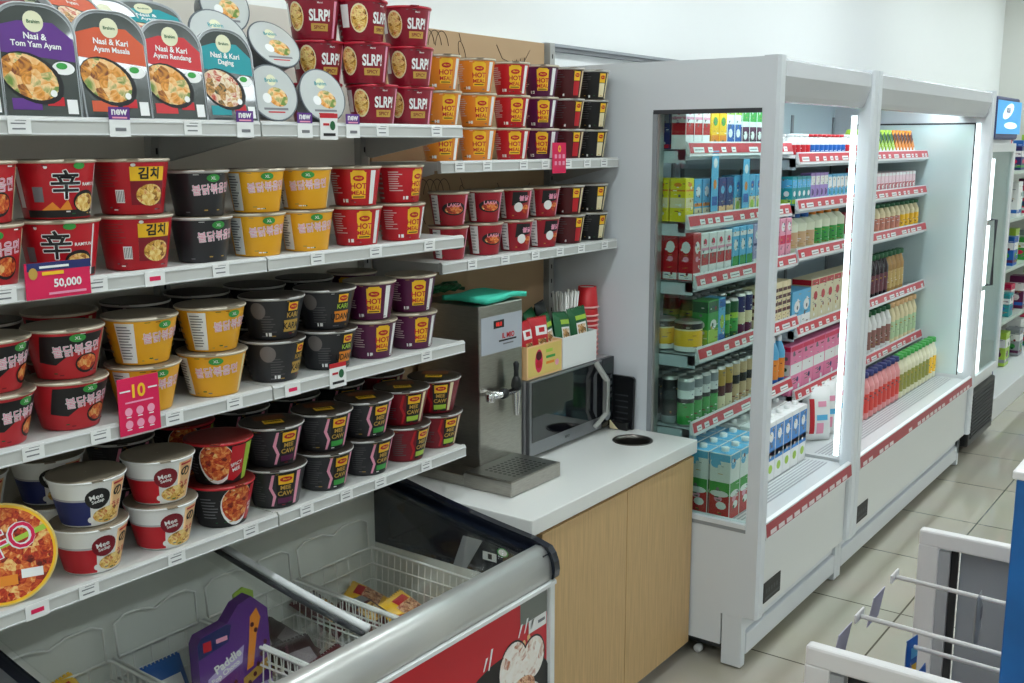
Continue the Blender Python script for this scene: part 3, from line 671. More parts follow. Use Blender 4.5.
for k in range(7):
    pts=[(-1.99+.02*math.sin(k+i*1.3),2.27+.035*i+.01*math.cos(k*2+i),1.272+.012*abs(math.sin(i*1.1+k))+.002*k) for i in range(6)]
    g.tube(pts,.006,DGREEN,6)
tag(g.build('plant_sprig'),'dark green crumpled strip lying behind the turquoise cloth','decoration')
# microwave
t=thing('microwave','black and silver microwave oven with large bracket handle on the worktop','microwave',(0,0,0))
mx0,mx1,my0,my1,mz0,mz1=-2.02,-1.79,2.512,3.006,.768,1.006
G().box(mx0,mx1,my0,my1,mz0,mz1,mat('microwave_silver',(168,168,170),.35,.6),.006).build('housing',t)
dr=G().box(mx1,mx1+.016,my0+.002,my1-.078,mz0+.002,mz1-.002,mat('door_silver',(140,141,144),.3,.7),.003).build('door',t)
m=fx(mx1+.0165)
G().box(mx1+.016,mx1+.0175,my0+.012,my1-.082,mz0+.045,mz1-.008,mat('door_glass_black',(14,14,20),.04,coat=.6)).build('door_window',dr)
hp=[(mx1+.016,my1-.150,mz0+.030),(mx1+.052,my1-.150,mz0+.060),(mx1+.052,my1-.150,mz1-.060),(mx1+.016,my1-.150,mz1-.010)]
hp=[(mx1+.018,my1-.120,mz0+.020),(mx1+.050,my1-.108,mz0+.065),(mx1+.050,my1-.108,mz1-.060),(mx1+.018,my1-.120,mz1-.008)]
hg=G()
for a,b_ in zip(hp[:-1],hp[1:]):
    dv=(Vector(b_)-Vector(a)); L=dv.length; mt=Matrix.Translation((Vector(a)+Vector(b_))/2)@dv.to_track_quat('Z','Y').to_matrix().to_4x4()
    hg.box(-.010,.010,-.008,.008,-L/2-.004,L/2+.004,ALU,.003,T=mt)
hg.build('handle',dr)
cp=G().box(mx1,mx1+.015,my1-.076,my1-.002,mz0+.002,mz1-.002,mat('control_black',(26,28,32),.15),.002)
m=fx(mx1+.0154)
cp.rect(my1-.066,my1-.014,mz1-.045,mz1-.022,m,mat('display_dark_green',(20,44,38),.2))
for i in range(4):
    for j in range(3): cp.rect(my1-.066+.019*j,my1-.053+.019*j,mz1-.075-.022*i,mz1-.062-.022*i,m,DGREY)
cp.ell(my1-.04,mz0+.04,.018,.018,m,GREYP); cp.build('control_panel',t)
G().txt('BEKO',.008,fx(mx1+.0164),INKB,(my0+my1)/2-.04,mz0+.024,.0,.02).build('badge',t)
for yy in (my0+.03,my1-.03):
    for xx_ in (mx0+.03,mx1-.03): G().lathe([(.012,0),(.014,.012)],BLACK,xx_,yy,.756,14).build('foot',t)
# black board leaning at the chiller
t=thing('serving_tray','black upright tray leaning between microwave and chiller panel','tray',(0,0,0))
g=G().prism(arch(.095,.180,.010),0,.012,lambda a,b_,h:(-1.748+a,3.024-h-.004,.758+b_),BLACK)
for i in range(5): g.box(-1.770,-1.722,3.0065,3.008,.79+.02*i,.794+.02*i,DGREY)
g.build('panel',t)
G().box(-1.785,-1.712,2.988,3.008,.757,.785,BLACK,.003).build('base',t)
tag(G().prism([(0,0),(.03,0),(.0,.028)],0,.004,lambda a,b_,h:(-1.772+a,2.980-h,.757+b_+.004),CREAM).build('paper_slip'),'small cream paper triangle beside the black upright tray','paper')
# display boxes with snacks on the microwave
def openbox(name,label,x0,x1,y0,y1,z,hf,hb,m_,deco=None):
    t=thing(name,label,'box',(0,0,0)); T=.003
    mpy=lambda a,b_,h:(a,h,b_)
    g=G().box(x0,x1,y0,y1,z,z+T,m_).box(x1-T,x1,y0,y1,z+T,z+hf,m_).box(x0,x0+T,y0,y1,z+T,z+hb,m_)
    pr=[(x0+T,z+T),(x1-T,z+T),(x1-T,z+hf),(x0+T,z+hb)]
    g.prism(pr,y0,y0+T,mpy,m_).prism(pr,y1-T,y1,mpy,m_); g.build('carton',t)
    if deco: deco().build('printed_front',t)
    return t
ztop=1.007
def d1():
    g=G(); m=fx(-1.7835,2.512,ztop)
    g.rect(.006,.182,.006,.096,m,mat('box_print_yellow',(224,196,110),.4)); g.ell(.062,.050,.020,.036,m,MAG,.0004); g.ell(.062,.066,.015,.014,m,MAROON,.0008); g.ell(.062,.040,.014,.012,m,RED,.0008)
    g.rect(.100,.135,.07,.08,m,LIME,.0004); g.rect(.10,.15,.052,.06,m,GREEN,.0004); g.rect(.10,.145,.034,.042,m,ORA,.0004); g.ell(.16,.032,.010,.010,m,PINK,.0004); return g
openbox('display_box','peach yellow counter display box with pink drink picture',-1.90,-1.784,2.512,2.700,ztop,.100,.105,PEACH,d1)
openbox('display_box','plain white counter display box holding green snack packs',-1.90,-1.784,2.706,2.905,ztop,.100,.105,PAPER)
def packet(w,h,d,base,parts,name='snack_packet'):
    """pillow pack: crimped flat top and bottom edges, swollen middle, facing +X"""
    g=G(); nu,nv=8,10
    for sgn in (1,-1):
        V=[];F=[]
        for i in range(nu+1):
            for j in range(nv+1):
                u,v=i/nu*2-1,j/nv*2-1
                th=d/2*(max(0,1-u**4))**.6*(max(0,1-v**4))**.7+.0004
                V.append((sgn*th,u*w/2*(1-.05*(1-v*v)),(v+1)/2*h))
        for i in range(nu):
            for j in range(nv):
                a=i*(nv+1)+j; q=(a,a+nv+1,a+nv+2,a+1); F.append(q if sgn>0 else q[::-1])
        g.add(V,F,base,True)
    for i in range(10):
        g.box(-.0009,.0009,-w/2+w*i/10,-w/2+w*(i+.6)/10,h,h+.004,base)
    for k,(u0,u1,v0,v1,m_) in enumerate(parts):      # printed areas follow the bulge
        for sgn in (1,):
            V=[];F=[]; n_=8
            for i in range(n_+1):
                for j in range(n_+1):
                    u=u0+(u1-u0)*i/n_; v=v0+(v1-v0)*j/n_; th=d/2*(max(0,1-u**4))**.6*(max(0,1-v**4))**.7+.0012+.0003*k
                    V.append((th,u*w/2*(1-.05*(1-v*v)),(v+1)/2*h))
            for i in range(n_):
                for j in range(n_): a=i*(n_+1)+j; F.append((a,a+n_+1,a+n_+2,a+1))
            g.add(V,F,m_,True)
    o=g.build(name); return o
P_red=packet(.085,.115,.034,RED,[(-.6,.6,.1,.6,PWH),(-.45,.45,-.7,-.1,F_RICE),(-.3,.3,.25,.5,RED)])
P_grn=packet(.092,.115,.034,DGREEN,[(-.6,.5,-.55,.2,PWH),(-.5,.4,-.45,.1,F_RICE),(-.6,.6,.35,.6,LIME)])
P_blk=packet(.070,.12,.03,BLACK,[(-.5,.5,0,.4,GREYP),(-.4,.4,-.6,-.2,BLUE)])
def putp(proto,first,loc,rot,label,group,cat='snack packet'):
    if first: o=proto; o.location=loc; o.rotation_euler=rot
    else: o=proto.copy(); C.objects.link(o); o.location=loc; o.rotation_euler=rot
    tag(o,label,cat,group); return o
gp='snack packets in the counter display boxes'
putp(P_red,True,(-1.815,2.552,ztop+.052),(0,-.15,.1),'red snack packet nearest the dispenser in peach box',gp)
P_red['label']='red snack packet next to the dispenser in peach box'
putp(P_red,False,(-1.82,2.628,ztop+.056),(0,-.1,-.15),'red snack packet in peach box next to green packet',gp)
putp(P_blk,True,(-1.868,2.555,ztop+.062),(0,-.1,.2),'black packet behind the red ones in peach box',gp)
putp(P_blk,False,(-1.866,2.720,ztop+.085),(.1,-.1,.2),'black packet standing highest between the two boxes',gp)
putp(P_grn,True,(-1.83,2.690,ztop+.056),(.12,-.15,.1),'green snack packet between the red packets and straws',gp)
putp(P_grn,False,(-1.812,2.752,ztop+.056),(-.1,-.2,.1),'green snack packet at the peach side of white box',gp)
putp(P_grn,False,(-1.812,2.850,ztop+.060),(.05,-.15,-.1),'green snack packet at the chiller side of white box',gp)
putp(P_grn,False,(-1.868,2.660,ztop+.072),(.1,-.1,.3),'green packet raised behind the other green ones',gp)
# straws in a holder
t=thing('straw_holder','clear cup holder standing behind the green snack packets','holder',(-1.865,2.845,ztop+.004)); 
G().lathe([(.030,0),(.034,.10),(.033,.10),(.029,.003)],GREYP,n=28,caps=True).build('holder_cup',t)
k=0
for i in range(34):
    a=i*2.4; r=.0045*math.sqrt(i)+.001; bx,by=-1.865+r*math.cos(a)*.8,2.845+r*math.sin(a)*.8
    tx,ty=-1.865+r*math.cos(a)*1.6,2.845+r*math.sin(a)*1.6; hh=.212+.016*random.random()
    g=G().tube([(bx,by,ztop+.012),(tx,ty,ztop+hh)],.0032,mat('straw_paper',(230,228,222),.5),6)
    o=g.build('drinking_straw'); tag(o,'white paper-wrapped straw bunched in the holder behind green packets','straw','white wrapped straws in the holder')
# red paper cups, stacked upside down
CUPR=mat('paper_cup_red',(206,34,42),.4)
zc=ztop
for i in range(10):
    st=.0155 if i<10 else .036
    g=G().lathe([(.0385,0),(.0400,.0015),(.0400,.0045),(.0370,.006)],mat('cup_rim_pale',(240,180,176),.4),n=32,caps=True).lathe([(.0368,.005),(.0300,.070),(.0285,.070),(.0280,.066),(.002,.066)],CUPR,n=32,caps=False)
    if i==9: g.lathe([(.0280,.0665),(.001,.0665)],PWH,n=32,caps=False)
    o=g.build('paper_cup',loc=(-1.858,2.962,zc)); 
    tag(o,'red paper cup, %s from the bottom of the inverted stack'%ORD[i+1],'paper cup','red paper cups stacked beside the microwave boxes'); zc+=(.0165 if i<8 else .028)

# ------------------------------------------------------------------ chest freezer
FY0,FY1=.885,2.100
t=thing('chest_freezer','white glass-topped chest freezer with red poster beneath the bowls','freezer',(0,0,0))
FW=mat('freezer_liner',(228,230,224),.45)
def crv(x): # top edge height along the depth
    u=(x+1.40)/(-2.03+1.40); return .678+.104*u-.028*math.sin(u*PI)*.3+.0
G().box(-2.035,-1.425,FY0+.004,FY1-.004,.06,.12,WHITE).box(-2.035,-1.985,FY0+.03,FY1-.03,.12,.752,FW).box(-1.465,-1.412,FY0+.004,FY1-.004,.12,.625,WHITE)\
  .box(-1.985,-1.465,FY0+.004,FY0+.045,.12,.60,FW).box(-1.985,-1.465,FY1-.045,FY1-.004,.12,.60,FW).box(-1.985,-1.465,FY0+.045,FY1-.045,.12,.24,FW).build('body',t)
G().box(-1.412,-1.402,FY1-.022,FY1-.002,.06,.606,WHITE,.002).build('corner_post',t)
# silver rolled front profile
pf=[(-1.455,.700),(-1.448,.707),(-1.432,.707),(-1.424,.704),(-1.415,.696),(-1.408,.684),(-1.402,.669),(-1.399,.654),(-1.398,.640),(-1.400,.628),(-1.405,.622),(-1.425,.621),(-1.455,.64)]
G().prism(pf,FY0+.018,FY1-.022,lambda a,b_,h:(a,h,b_),mat('rail_silver',(206,206,202),.35,.5),True).build('front_rail',t)
G().prism([(-1.4035,.622),(-1.396,.619),(-1.396,.610),(-1.4035,.608)],FY0+.018,FY1-.004,lambda a,b_,h:(a,h,b_),WHITE).build('trim_strip',t)
xs=[-1.408-(i/12)*(.627) for i in range(13)]
def capprof(lo):
    P=[(-1.396,.626),(-1.391,.632),(-1.389,.650),(-1.392,.672),(-1.400,.692),(-1.412,.707)]+[(x,crv(x)+.034) for x in xs[1:]]+[(-2.035,lo)]
    return P+[(-1.47,lo),(-1.44,.626)]
for nm,a,b_ in (('end_cap',FY1-.022,FY1),('end_cap',FY0,FY0+.018)):
    G().prism(capprof(.60),a,b_,lambda p,q,h:(p,h,q),NAVY).build(nm,t)
G().prism([(x,crv(x)+.012) for x in xs]+[(-2.03,.60),(-1.47,.60)],FY1-.044,FY1-.024,lambda p,q,h:(p,h,q),mat('inner_panel_navy',(20,26,38),.12,coat=.4)).build('inner_end_panel',t)
g=G().prism([(x,crv(x)+.012) for x in xs]+[(-2.03,.60),(-1.47,.60)],FY0+.02,FY0+.044,lambda p,q,h:(p,h,q),MATS['inner_panel_navy']).build('inner_end_panel',t)
mm=lambda a,b_,h=0:(a,FY1-.0445-h,b_)
g=G().ell(-1.535,.672,.018,.012,mm,GREEN,.0006).ell(-1.535,.672,.014,.009,mm,PWH,.0009).rect(-1.600,-1.555,.640,.663,mm,PWH,.0006).rect(-1.583,-1.570,.645,.659,mm,INKB,.0009).poly([(-1.70,.60),(-1.655,.60),(-1.60,.69),(-1.665,.69)],mm,GREYP,.0006)
g.build('sticker',t)
G().box(-2.04,-1.985,FY0+.02,FY1-.02,.752,.775,GREYP,.004).build('rear_rail',t)
# sliding lids
def lidpane(ya,yb,dz,nm,par):
    X=[x for x in xs if x>-2.03]; X=X[1:-1]
    P=[(x,crv(x)+.016+dz) for x in X]
    g=G(); n=len(P)
    V=[(x,ya,z) for x,z in P]+[(x,yb,z) for x,z in P]+[(x,ya,z+.004) for x,z in P]+[(x,yb,z+.004) for x,z in P]
    F=[]
    for i in range(n-1): F+=[(i,i+1,n+i+1,n+i),(2*n+i,3*n+i,3*n+i+1,2*n+i+1),(i,2*n+i,2*n+i+1,i+1),(n+i,n+i+1,3*n+i+1,3*n+i)]
    F+=[(0,n,3*n,2*n),(n-1,3*n-1,4*n-1,2*n-1)]
    g.add(V,F,LGLASS); o=g.build(nm,par)
    return o,P
l1,P=lidpane(FY0+.05,1.475,.006,'sliding_lid',t)
G().tube([(x,1.484,z+.001) for x,z in P],.009,WHITE,8).tube([(x,1.470,z-.006) for x,z in P],.006,DGREY,6).build('lid_edge',l1)
l2,P=lidpane(1.44,FY1-.05,-.012,'sliding_lid',t)
# red poster on the front
g=G().rect(FY0+.02,FY1-.026,.085,.604,fx(-1.4112,0,0),mat('poster_red',(204,30,44),.35)); m=fx(-1.4108,0,0)
y0=FY1-.026
g.rect(y0-.115,y0,.540,.604,m,mat('poster_grey_photo',(120,124,118),.5),.0002); g.rect(y0-.080,y0-.004,.508,.542,m,PWH,.0006); g.rect(y0-.04,y0-.01,.522,.530,m,INK,.0009)
g.ell(y0-.19,.34,.21,.15,m,BLACK,.0004,28)
for a,b_,r in ((-.145,.445,.066),(-.060,.44,.054),(-.235,.345,.066),(-.075,.315,.062),(-.16,.25,.07)):
    g.ell(y0+a,b_,r*.86+.004,r+.005,m,BLACK,.0006-a*.002,26); g.ell(y0+a,b_,r*.86,r,m,F_ICE,.0008-a*.002,26)
g.ell(y0-.11,.372,.055,.034,m,F_NUT,.0018,20); g.ell(y0-.20,.35,.03,.02,m,F_NUT,.0014,14); g.ell(y0-.26,.40,.012,.02,m,F_NUT,.0014,12)
g.ell(y0-.47,.40,.09,.045,m,BLACK,.0004,26); g.ell(y0-.47,.39,.07,.035,m,F_ICE,.0008,22)
for a,b_,l in ((-.10,.535,.035),(-.125,.53,.03),(-.075,.53,.025),(-.245,.505,.05),(-.265,.50,.03),(-.36,.46,.06),(-.39,.455,.04)):
    g.poly([(y0+a,b_-l*.5),(y0+a+.005,b_-l*.5),(y0+a+.020,b_+l*.5),(y0+a+.012,b_+l*.5)],m,PWH,.0006)
for a,b_ in ((-.08,.500),(-.10,.492),(-.30,.46),(-.31,.44)): g.ell(y0+a,b_,.007,.009,m,PEACH,.0006,8)
g.build('poster',t)
G().box(-2.0,-1.46,FY0+.03,FY1-.03,.0,.06,DGREY).build('plinth',t)

def basket(y0,y1,label,zt=.600,x0=-1.965,x1=-1.485):
    t=thing('wire_basket',label,'basket',(0,0,0),0,'white wire baskets in the freezer'); zb=.42; r=.0021
    g=G().tube([(x0,y0,zt),(x1,y0,zt-.012),(x1,y1,zt-.012),(x0,y1,zt)],.0042,WIRE,8,True).build('rim',t)
    g=G(); n=22
    for i in range(n+1):
        x=x0+(x1-x0)*i/n; top=zt-.012*i/n
        g.tube([(x,y0,top),(x,y0+.012,zb),(x,y1-.012,zb),(x,y1,top)],r,WIRE,4)
    n=int((y1-y0)/.045)
    for i in range(n+1):
        y=y0+(y1-y0)*i/n
        g.tube([(x0,y,zt),(x0+.012,y,zb),(x1-.012,y,zb),(x1,y,zt-.012)],r,WIRE,4)
    for z in (zt-.045,zt-.09,zt-.135):
        g.tube([(x0+.004,y0+.004,z),(x1-.004,y0+.004,z),(x1-.004,y1-.004,z),(x0+.004,y1-.004,z)],r*1.3,WIRE,5,True)
    g.build('wire_mesh',t)
    G().tube([(x0,y1-.01,zt),(x0-.006,y1-.01,zt+.075),(x0-.006,y1-.035,zt+.088),(x0-.006,(y0+y1)/2+.04,zt+.088),(x0-.006,(y0+y1)/2,zt+.074),(x0-.006,(y0+y1)/2-.04,zt+.088),(x0-.006,y0+.035,zt+.088),(x0-.006,y0+.01,zt+.075),(x0,y0+.01,zt)],.0032,WIRE,7).build('hanger',t)
    return t
basket(1.745,2.020,'white wire freezer basket at the counter end, with yellow packets')
basket(1.455,1.735,'white wire freezer basket below the lid edge, with dark packets')
basket(1.215,1.445,'white wire freezer basket holding the purple box')
basket(.940,1.205,'white wire freezer basket at the end away from the counter')
# frozen goods
t=thing('ice_cream_box','purple box with slanted white lettering standing in the freezer basket','box',(-1.755,1.375,.405)); t.rotation_euler=(0,-.05,-.10)
mp=lambda a,b_,h=0:(h,a,b_)
out=[(-.085,0),(.095,0),(.095,.275),(.055,.315),(.02,.305),(-.01,.272),(-.075,.262),(-.085,.245)]
G().prism(out,-.035,0,mp,PURP).prism([(.03,.2),(.085,.2),(.085,.310),(.06,.325),(.035,.315)],-.042,-.036,mp,LIME).build('carton',t)
g=G(); g.poly([(-.085,.215),(-.010,.232),(.0,.268),(-.01,.272),(-.075,.262),(-.085,.250)],mp,NVB,.0006); g.rect(-.072,-.052,.228,.250,mp,RED,.001); g.rect(-.040,.0-.012,.238,.248,mp,PINK,.001)
g.poly([(-.068,.140),(.020,.172),(.028,.212),(-.020,.190),(-.066,.165)],mp,mat('print_lilac',(190,170,220),.4),.0006); g.txt('Paddle',.020,mp,PWH,-.015,.190,.0012,.03,.35); g.txt('Pop Choco',.016,mp,PWH,-.022,.166,.0012,.03,.35)
g.poly([(.030,.150),(.048,.155),(.062,.225),(.075,.26),(.066,.285),(.048,.27),(.042,.22)],mp,ORA,.0008); g.poly([(.02,.11),(.09,.14),(.09,.165),(.02,.135)],mp,GOLD,.0008)
for a,b_ in ((-.02,.13),(.0,.135),(.035,.12),(.06,.155),(.07,.175),(.05,.135),(.052,.25),(.06,.235),(.082,.2)): g.ell(a,b_,.005,.006,mp,MAROON,.0012,8)
g.rect(-.085,.095,.085,.108,mp,mat('print_lilac',(190,170,220),.4),.0006); g.rect(-.085,.095,.0,.085,mp,NVB,.0006); g.build('printed_front',t)
P_y=packet(.11,.15,.03,YEL,[(-.7,.7,-.2,.5,F_NUT),(-.5,.5,.5,.8,RED)],'frozen_packet')
P_d=packet(.11,.15,.03,MAROON,[(-.6,.6,-.5,.3,F_NOOD),(-.6,.6,.4,.75,GREYP)],'frozen_packet')
P_k=packet(.11,.15,.03,mat('pack_dark_brown',(54,34,34),.3),[(-.6,.6,-.4,.4,mat('pack_grey_print',(120,110,112),.4))],'frozen_packet')
P_b=packet(.10,.13,.03,BLUE,[(-.6,.6,-.4,.4,PWH)],'frozen_packet')
gf='frozen packets in the freezer baskets'
spec=[(P_y,1,(-1.83,1.975,.450),(0,-1.1,.5),'yellow frozen packet closest to the rear wall, counter-end basket'),(P_d,1,(-1.78,1.890,.455),(0,-1.2,.1),'maroon frozen packet in the middle of counter-end basket'),
(P_y,0,(-1.68,1.955,.455),(0,-1.1,.2),'yellow frozen packet beside the maroon one, counter-end basket'),(P_y,0,(-1.62,1.86,.450),(0,-1.2,-.4),'yellow frozen packet by the glass front, counter-end basket'),(P_d,0,(-1.87,1.82,.460),(.1,-1.0,.3),'maroon frozen packet against the rear corner, counter-end basket'),
(P_k,1,(-1.82,1.66,.455),(0,-1.0,.5),'dark brown packet by the rear wall under lid edge'),(P_k,0,(-1.72,1.58,.450),(0,-1.1,-.2),'dark brown packet in the middle basket under lid edge'),(P_d,0,(-1.60,1.64,.450),(0,-1.1,.2),'maroon packet by the silver rail under lid edge'),(P_k,0,(-1.84,1.53,.47),(0,-.9,-.3),'dark brown packet next to the purple box, middle basket'),
(P_b,1,(-1.84,1.285,.470),(0,-.5,.0),'blue frozen packet behind the purple box'),(P_k,0,(-1.62,1.34,.450),(0,-1.2,.1),'dark packet in front of the purple box'),(P_y,0,(-1.86,1.10,.50),(0,-.8,.3),'yellow frozen packet in basket away from counter'),(P_d,0,(-1.78,1.02,.47),(0,-.9,.1),'maroon frozen packet in basket away from counter')]
for p_,f,l,r,lb in spec: putp(p_,f,l,r,lb,gf,'frozen packet')

# ------------------------------------------------------------------ open chillers
LINER=mat('chiller_liner',(206,220,226),.3)
def chiller(y0,y1,levels,label,far_panel,nlab):
    t=thing('open_chiller',label,'chiller',(0,0,0),0,'open display chillers along the wall')
    xb,xf=-2.085,-1.30
    def panel(ya,yb,window):
        my=lambda a,b_,h:(a,h,b_)
        if window:
            g=G().box(xb,-1.665,ya,yb,.07,1.955,CHILL).box(-1.665,xf,ya,yb,1.80,1.955,CHILL).box(-1.665,xf,ya,yb,.18,.485,CHILL).box(-1.665,-1.375,ya,yb,.07,.18,CHILL)
            o=g.build('side_panel',t)
            G().box(-1.667,-1.652,ya-.002,yb,.50,1.80,GREYP).box(-1.652,-1.645,ya+.004,yb,.50,1.80,ALU).box(-1.665,xf,ya-.003,yb,1.793,1.806,DGREY).box(-1.665,xf,ya-.004,yb,.485,.500,CHILL).box(-1.665,xf,ya-.002,yb,.472,.485,GREYP).build('window_frame',t)
            G().box(-1.645,xf,ya+.012,ya+.018,.50,1.793,GLASS).build('side_glass',t)
        else:
            G().box(xb,xf,ya,yb,.07,1.955,CHILL).build('side_panel',t)
            G().box(-1.93,xf-.03,ya-.004,ya,.50,1.80,mat('pale_mirror_liner',(214,232,232),.10,coat=.5,spec=.8)).box(-1.93,xf-.03,ya-.006,ya-.004,1.795,1.803,DGREY).box(-1.935,-1.927,ya-.006,ya-.004,.5,1.8,DGREY).box(xf-.034,xf-.028,ya-.006,ya-.004,.5,1.8,DGREY).build('end_liner',t)
    if nlab==1: panel(y0,y0+.035,True)
    if far_panel: panel(y1-.035,y1,False)
    # front posts
    for ya in ((y0,y1-.045)):
        pp=[(xf,0),(xf+.042,0),(xf+.050,.010),(xf+.050,.045),(xf,.045)]
        V=G().prism([(a,ya+b_) for a,b_ in pp],.185,1.958,lambda a,b_,h:(a,b_,h),CHILL).build('front_post',t)
    yi0,yi1=y0+.035,y1-(.035 if far_panel else .004)
    G().box(xb,xb+.025,yi0,yi1,.30,1.95,LINER).build('back_panel',t)
    g=G()
    n=2 if y1-y0<1.2 else 3
    for i in range(n+1):
        y=yi0+.02+(yi1-yi0-.04)*i/n; g.box(xb+.025,xb+.032,y-.012,y+.012,.5,1.84,GREYP)
    g.build('slotted_upright',t)
    # canopy: rolled front fascia and roof
    G().prism([(xb,1.952),(xf+.030,1.952),(xf+.038,1.945),(xf+.040,1.90),(xf+.022,1.845),(xf+.012,1.828),(xf-.01,1.826),(xf-.12,1.846),(xf-.13,1.90),(xb,1.90)],y0+.002 if nlab>1 else y0+.045,y1-.045,lambda a,b_,h:(a,h,b_),mat('canopy_grey',(206,208,212),.22,.1)).build('canopy',t)
    G().box(xf-.19,xf-.155,yi0+.02,yi1-.02,1.885,1.897,LED).build('canopy_lamp',t)
    G().box(-1.322,-1.304,y1-.058,y1-.047,.52,1.80,mat('led_strip_side',(236,250,252),.5,emis=1.8)).build('side_lamp',t)
    # deck, front panel, kick plates, feet
    g=G().box(xb,xf+.03,yi0,yi1,.455,.480,mat('deck_white',(222,226,226),.25))
    for i in range(7): g.box(-1.44+.014*i,-1.434+.014*i,yi0+.03,yi1-.03,.480,.4808,GREYP)
    g.build('deck',t)
    dl=G().prism([(xf+.028,.485),(xf+.034,.505),(xf+.046,.500),(xf+.052,.446),(xf+.044,.440),(xf+.028,.445)],y0+.046,y1-.046,lambda a,b_,h:(a,h,b_),WHITE).build('deck_rail',t)
    mpr=lambda a,b_,h=0:(xf+.0465+.0055*(.5-b_)/.054+h,a,b_)
    g=G().poly([(y0+.05,.452),(y1-.05,.452),(y1-.05,.496),(y0+.05,.496)],mpr,mat('deck_rail_red',(164,40,56),.3),.0012)
    k=y0+.08
    while k<y1-.12:
        if random.random()<.75: g.poly([(k,.455),(k+.05,.455),(k+.05,.470),(k,.470)],mpr,mat('ticket_dim',(226,214,214),.5),.002)
        k+=.068
    g.build('price_strip',dl)
    G().box(xf+.012,xf+.030,y0+.046,y1-.046,.182,.440,mat('lower_panel',(226,228,226),.3),.002).build('front_panel',t)
    G().box(xf+.030,xf+.0325,y0+.095,y0+.235,.205,.275,INKB).build('badge',t)
    bt=G()
    for i in range(5): bt.rect(y0+.11+.022*i,y0+.122+.022*i,.235,.25,fx(xf+.033),DGREY)
    bt.rect(y0+.105,y0+.225,.214,.222,fx(xf+.033),DGREY); bt.build('badge_print',t)
    G().box(xf-.045,xf-.012,y0+.046,y1-.010,.115,.178,CHILL,.004).box(xf-.035,xf-.002,y0+.046,y1-.010,.035,.110,CHILL,.004).build('kick_plate',t)
    for ya in (y0,y1-.035): G().box(xf-.070,xf,ya,ya+.034,.006,.180,CHILL,.002).build('foot',t)
    G().box(xb,xf-.05,y0+.05,y1-.04,.03,.30,DGREY).build('undertray',t)
    if nlab==1:
        for xx_ in (-1.34,-1.47): 
            G().tube([(xx_,y0+.03,.014),(xx_,y0+.05,.014)],.014,PWH,14).build('caster',t)
    for z,xs_ in levels:
        sh=G().box(xb+.03,xs_-.004,yi0+.004,yi1-.004,z-.022,z-.018,mat('chiller_shelf',(196,206,212),.3)).box(xs_-.03,xs_-.004,yi0+.004,yi1-.004,z-.05,z-.022,MATS['chiller_shelf']).box(xb+.03,xs_-.004,yi0+.004,yi0+.008,z-.06,z-.018,MATS['chiller_shelf']).build('shelf',t)
        mpr=lambda a,b_,h=0,xs_=xs_,z=z:(xs_+.004+(z-b_)*.25+h,a,b_)
        my=lambda a,b_,h:(a,h,b_)
        rl=G().prism([(xs_-.004,z-.034),(xs_+.010,z-.040),(xs_+.0125,z-.038),(xs_-.000,z+.008),(xs_-.004,z+.008)],yi0+.006,yi1-.006,my,WHITE).build('price_rail',sh)
        g=G().poly([(yi0+.010,z-.029),(yi1-.010,z-.029),(yi1-.010,z+.003),(yi0+.010,z+.003)],mpr,RAILRED,.0006)
        k=yi0+.035
        while k<yi1-.06:
            if random.random()<.8:
                w=random.choice((.034,.036,.075)); g.poly([(k,z-.027),(k+w,z-.027),(k+w,z-.010),(k,z-.010)],mpr,PAPER,.0012); g.poly([(k+.006,z-.020),(k+w-.006,z-.020),(k+w-.006,z-.017),(k+.006,z-.017)],mpr,INK,.0016)
                k+=w
            k+=random.choice((.022,.03,.05))
        g.build('price_strip',rl)
    return t
CY0,CY1,CY2=3.04,3.955,5.83
LV1=[(1.700,-1.566),(1.468,-1.560),(1.278,-1.528),(1.038,-1.512),(.788,-1.524)]
LV2=[(1.660,-1.560),(1.480,-1.555),(1.288,-1.545),(.985,-1.535),(.720,-1.53)]
chiller(CY0,CY1,LV1,'white open chiller with a glass side window beside the counter',False,1)
chiller(CY1+.002,CY2,LV2,'longer white open chiller between near chiller and glass-door cooler',True,2)
SNM=['top','second','third','fourth','fifth']

# ------------------------------------------------------------------ drinks
class Pk: pass
def rectpack(w,d,h,base,bands=(),dots=(),top=None,cap=None,name='drink_carton',cat='drink carton',desc=''):
    g=G().box(-d,0,-w/2,w/2,0,h,base,.0015,seg=1)
    for mpf,ww in ((fx(.0004),w),(fy(-d/2,-w/2-.0004,0),d)):
        for v0,v1,m_ in bands: g.rect(-ww/2+.0016,ww/2-.0016,h*v0,h*v1,mpf,m_,.0)
        for u,v,a,b_,m_ in dots: g.ell(u*ww/2,v*h,a*ww/2,b_*h/2,mpf,m_,.0004,12)
    rg=random.Random(int(w*1e4)+int(h*1e4)+len(desc)); pal=[PWH,PWH,INK,NVB,GOLD,DGREEN,DRED]
    for mpf,ww in ((fx(.0010),w),(fy(-d/2,-w/2-.0010,0),d)):
        for k in range(9):
            a=rg.uniform(-.40,.30)*ww; b_=rg.uniform(.05,.93)*h; l=rg.uniform(.10,.30)*ww; q=rg.uniform(.006,.022)*h
            g.rect(a,min(a+l,ww*.45),b_,b_+q,mpf,pal[rg.randrange(7)])
        for k in range(3): g.ell(rg.uniform(-.3,.3)*ww,rg.uniform(.12,.9)*h,ww*.09,ww*.09,mpf,pal[rg.randrange(7)],.0003,8)
    if top: g.rect(-d+.001,-.001,-w/2+.001,w/2-.001,lambda a,b_,hh=0:(a,b_,h+.0004),top)
    if cap: g.lathe([(.013,0),(.013,.012),(.010,.014)],cap,-d/2,0,h,14)
    o=g.build(name); p=Pk(); p.o=o; p.w=w; p.d=d; p.h=h+(.014 if cap else 0); p.used=False; p.cat=cat; p.desc=desc; return p
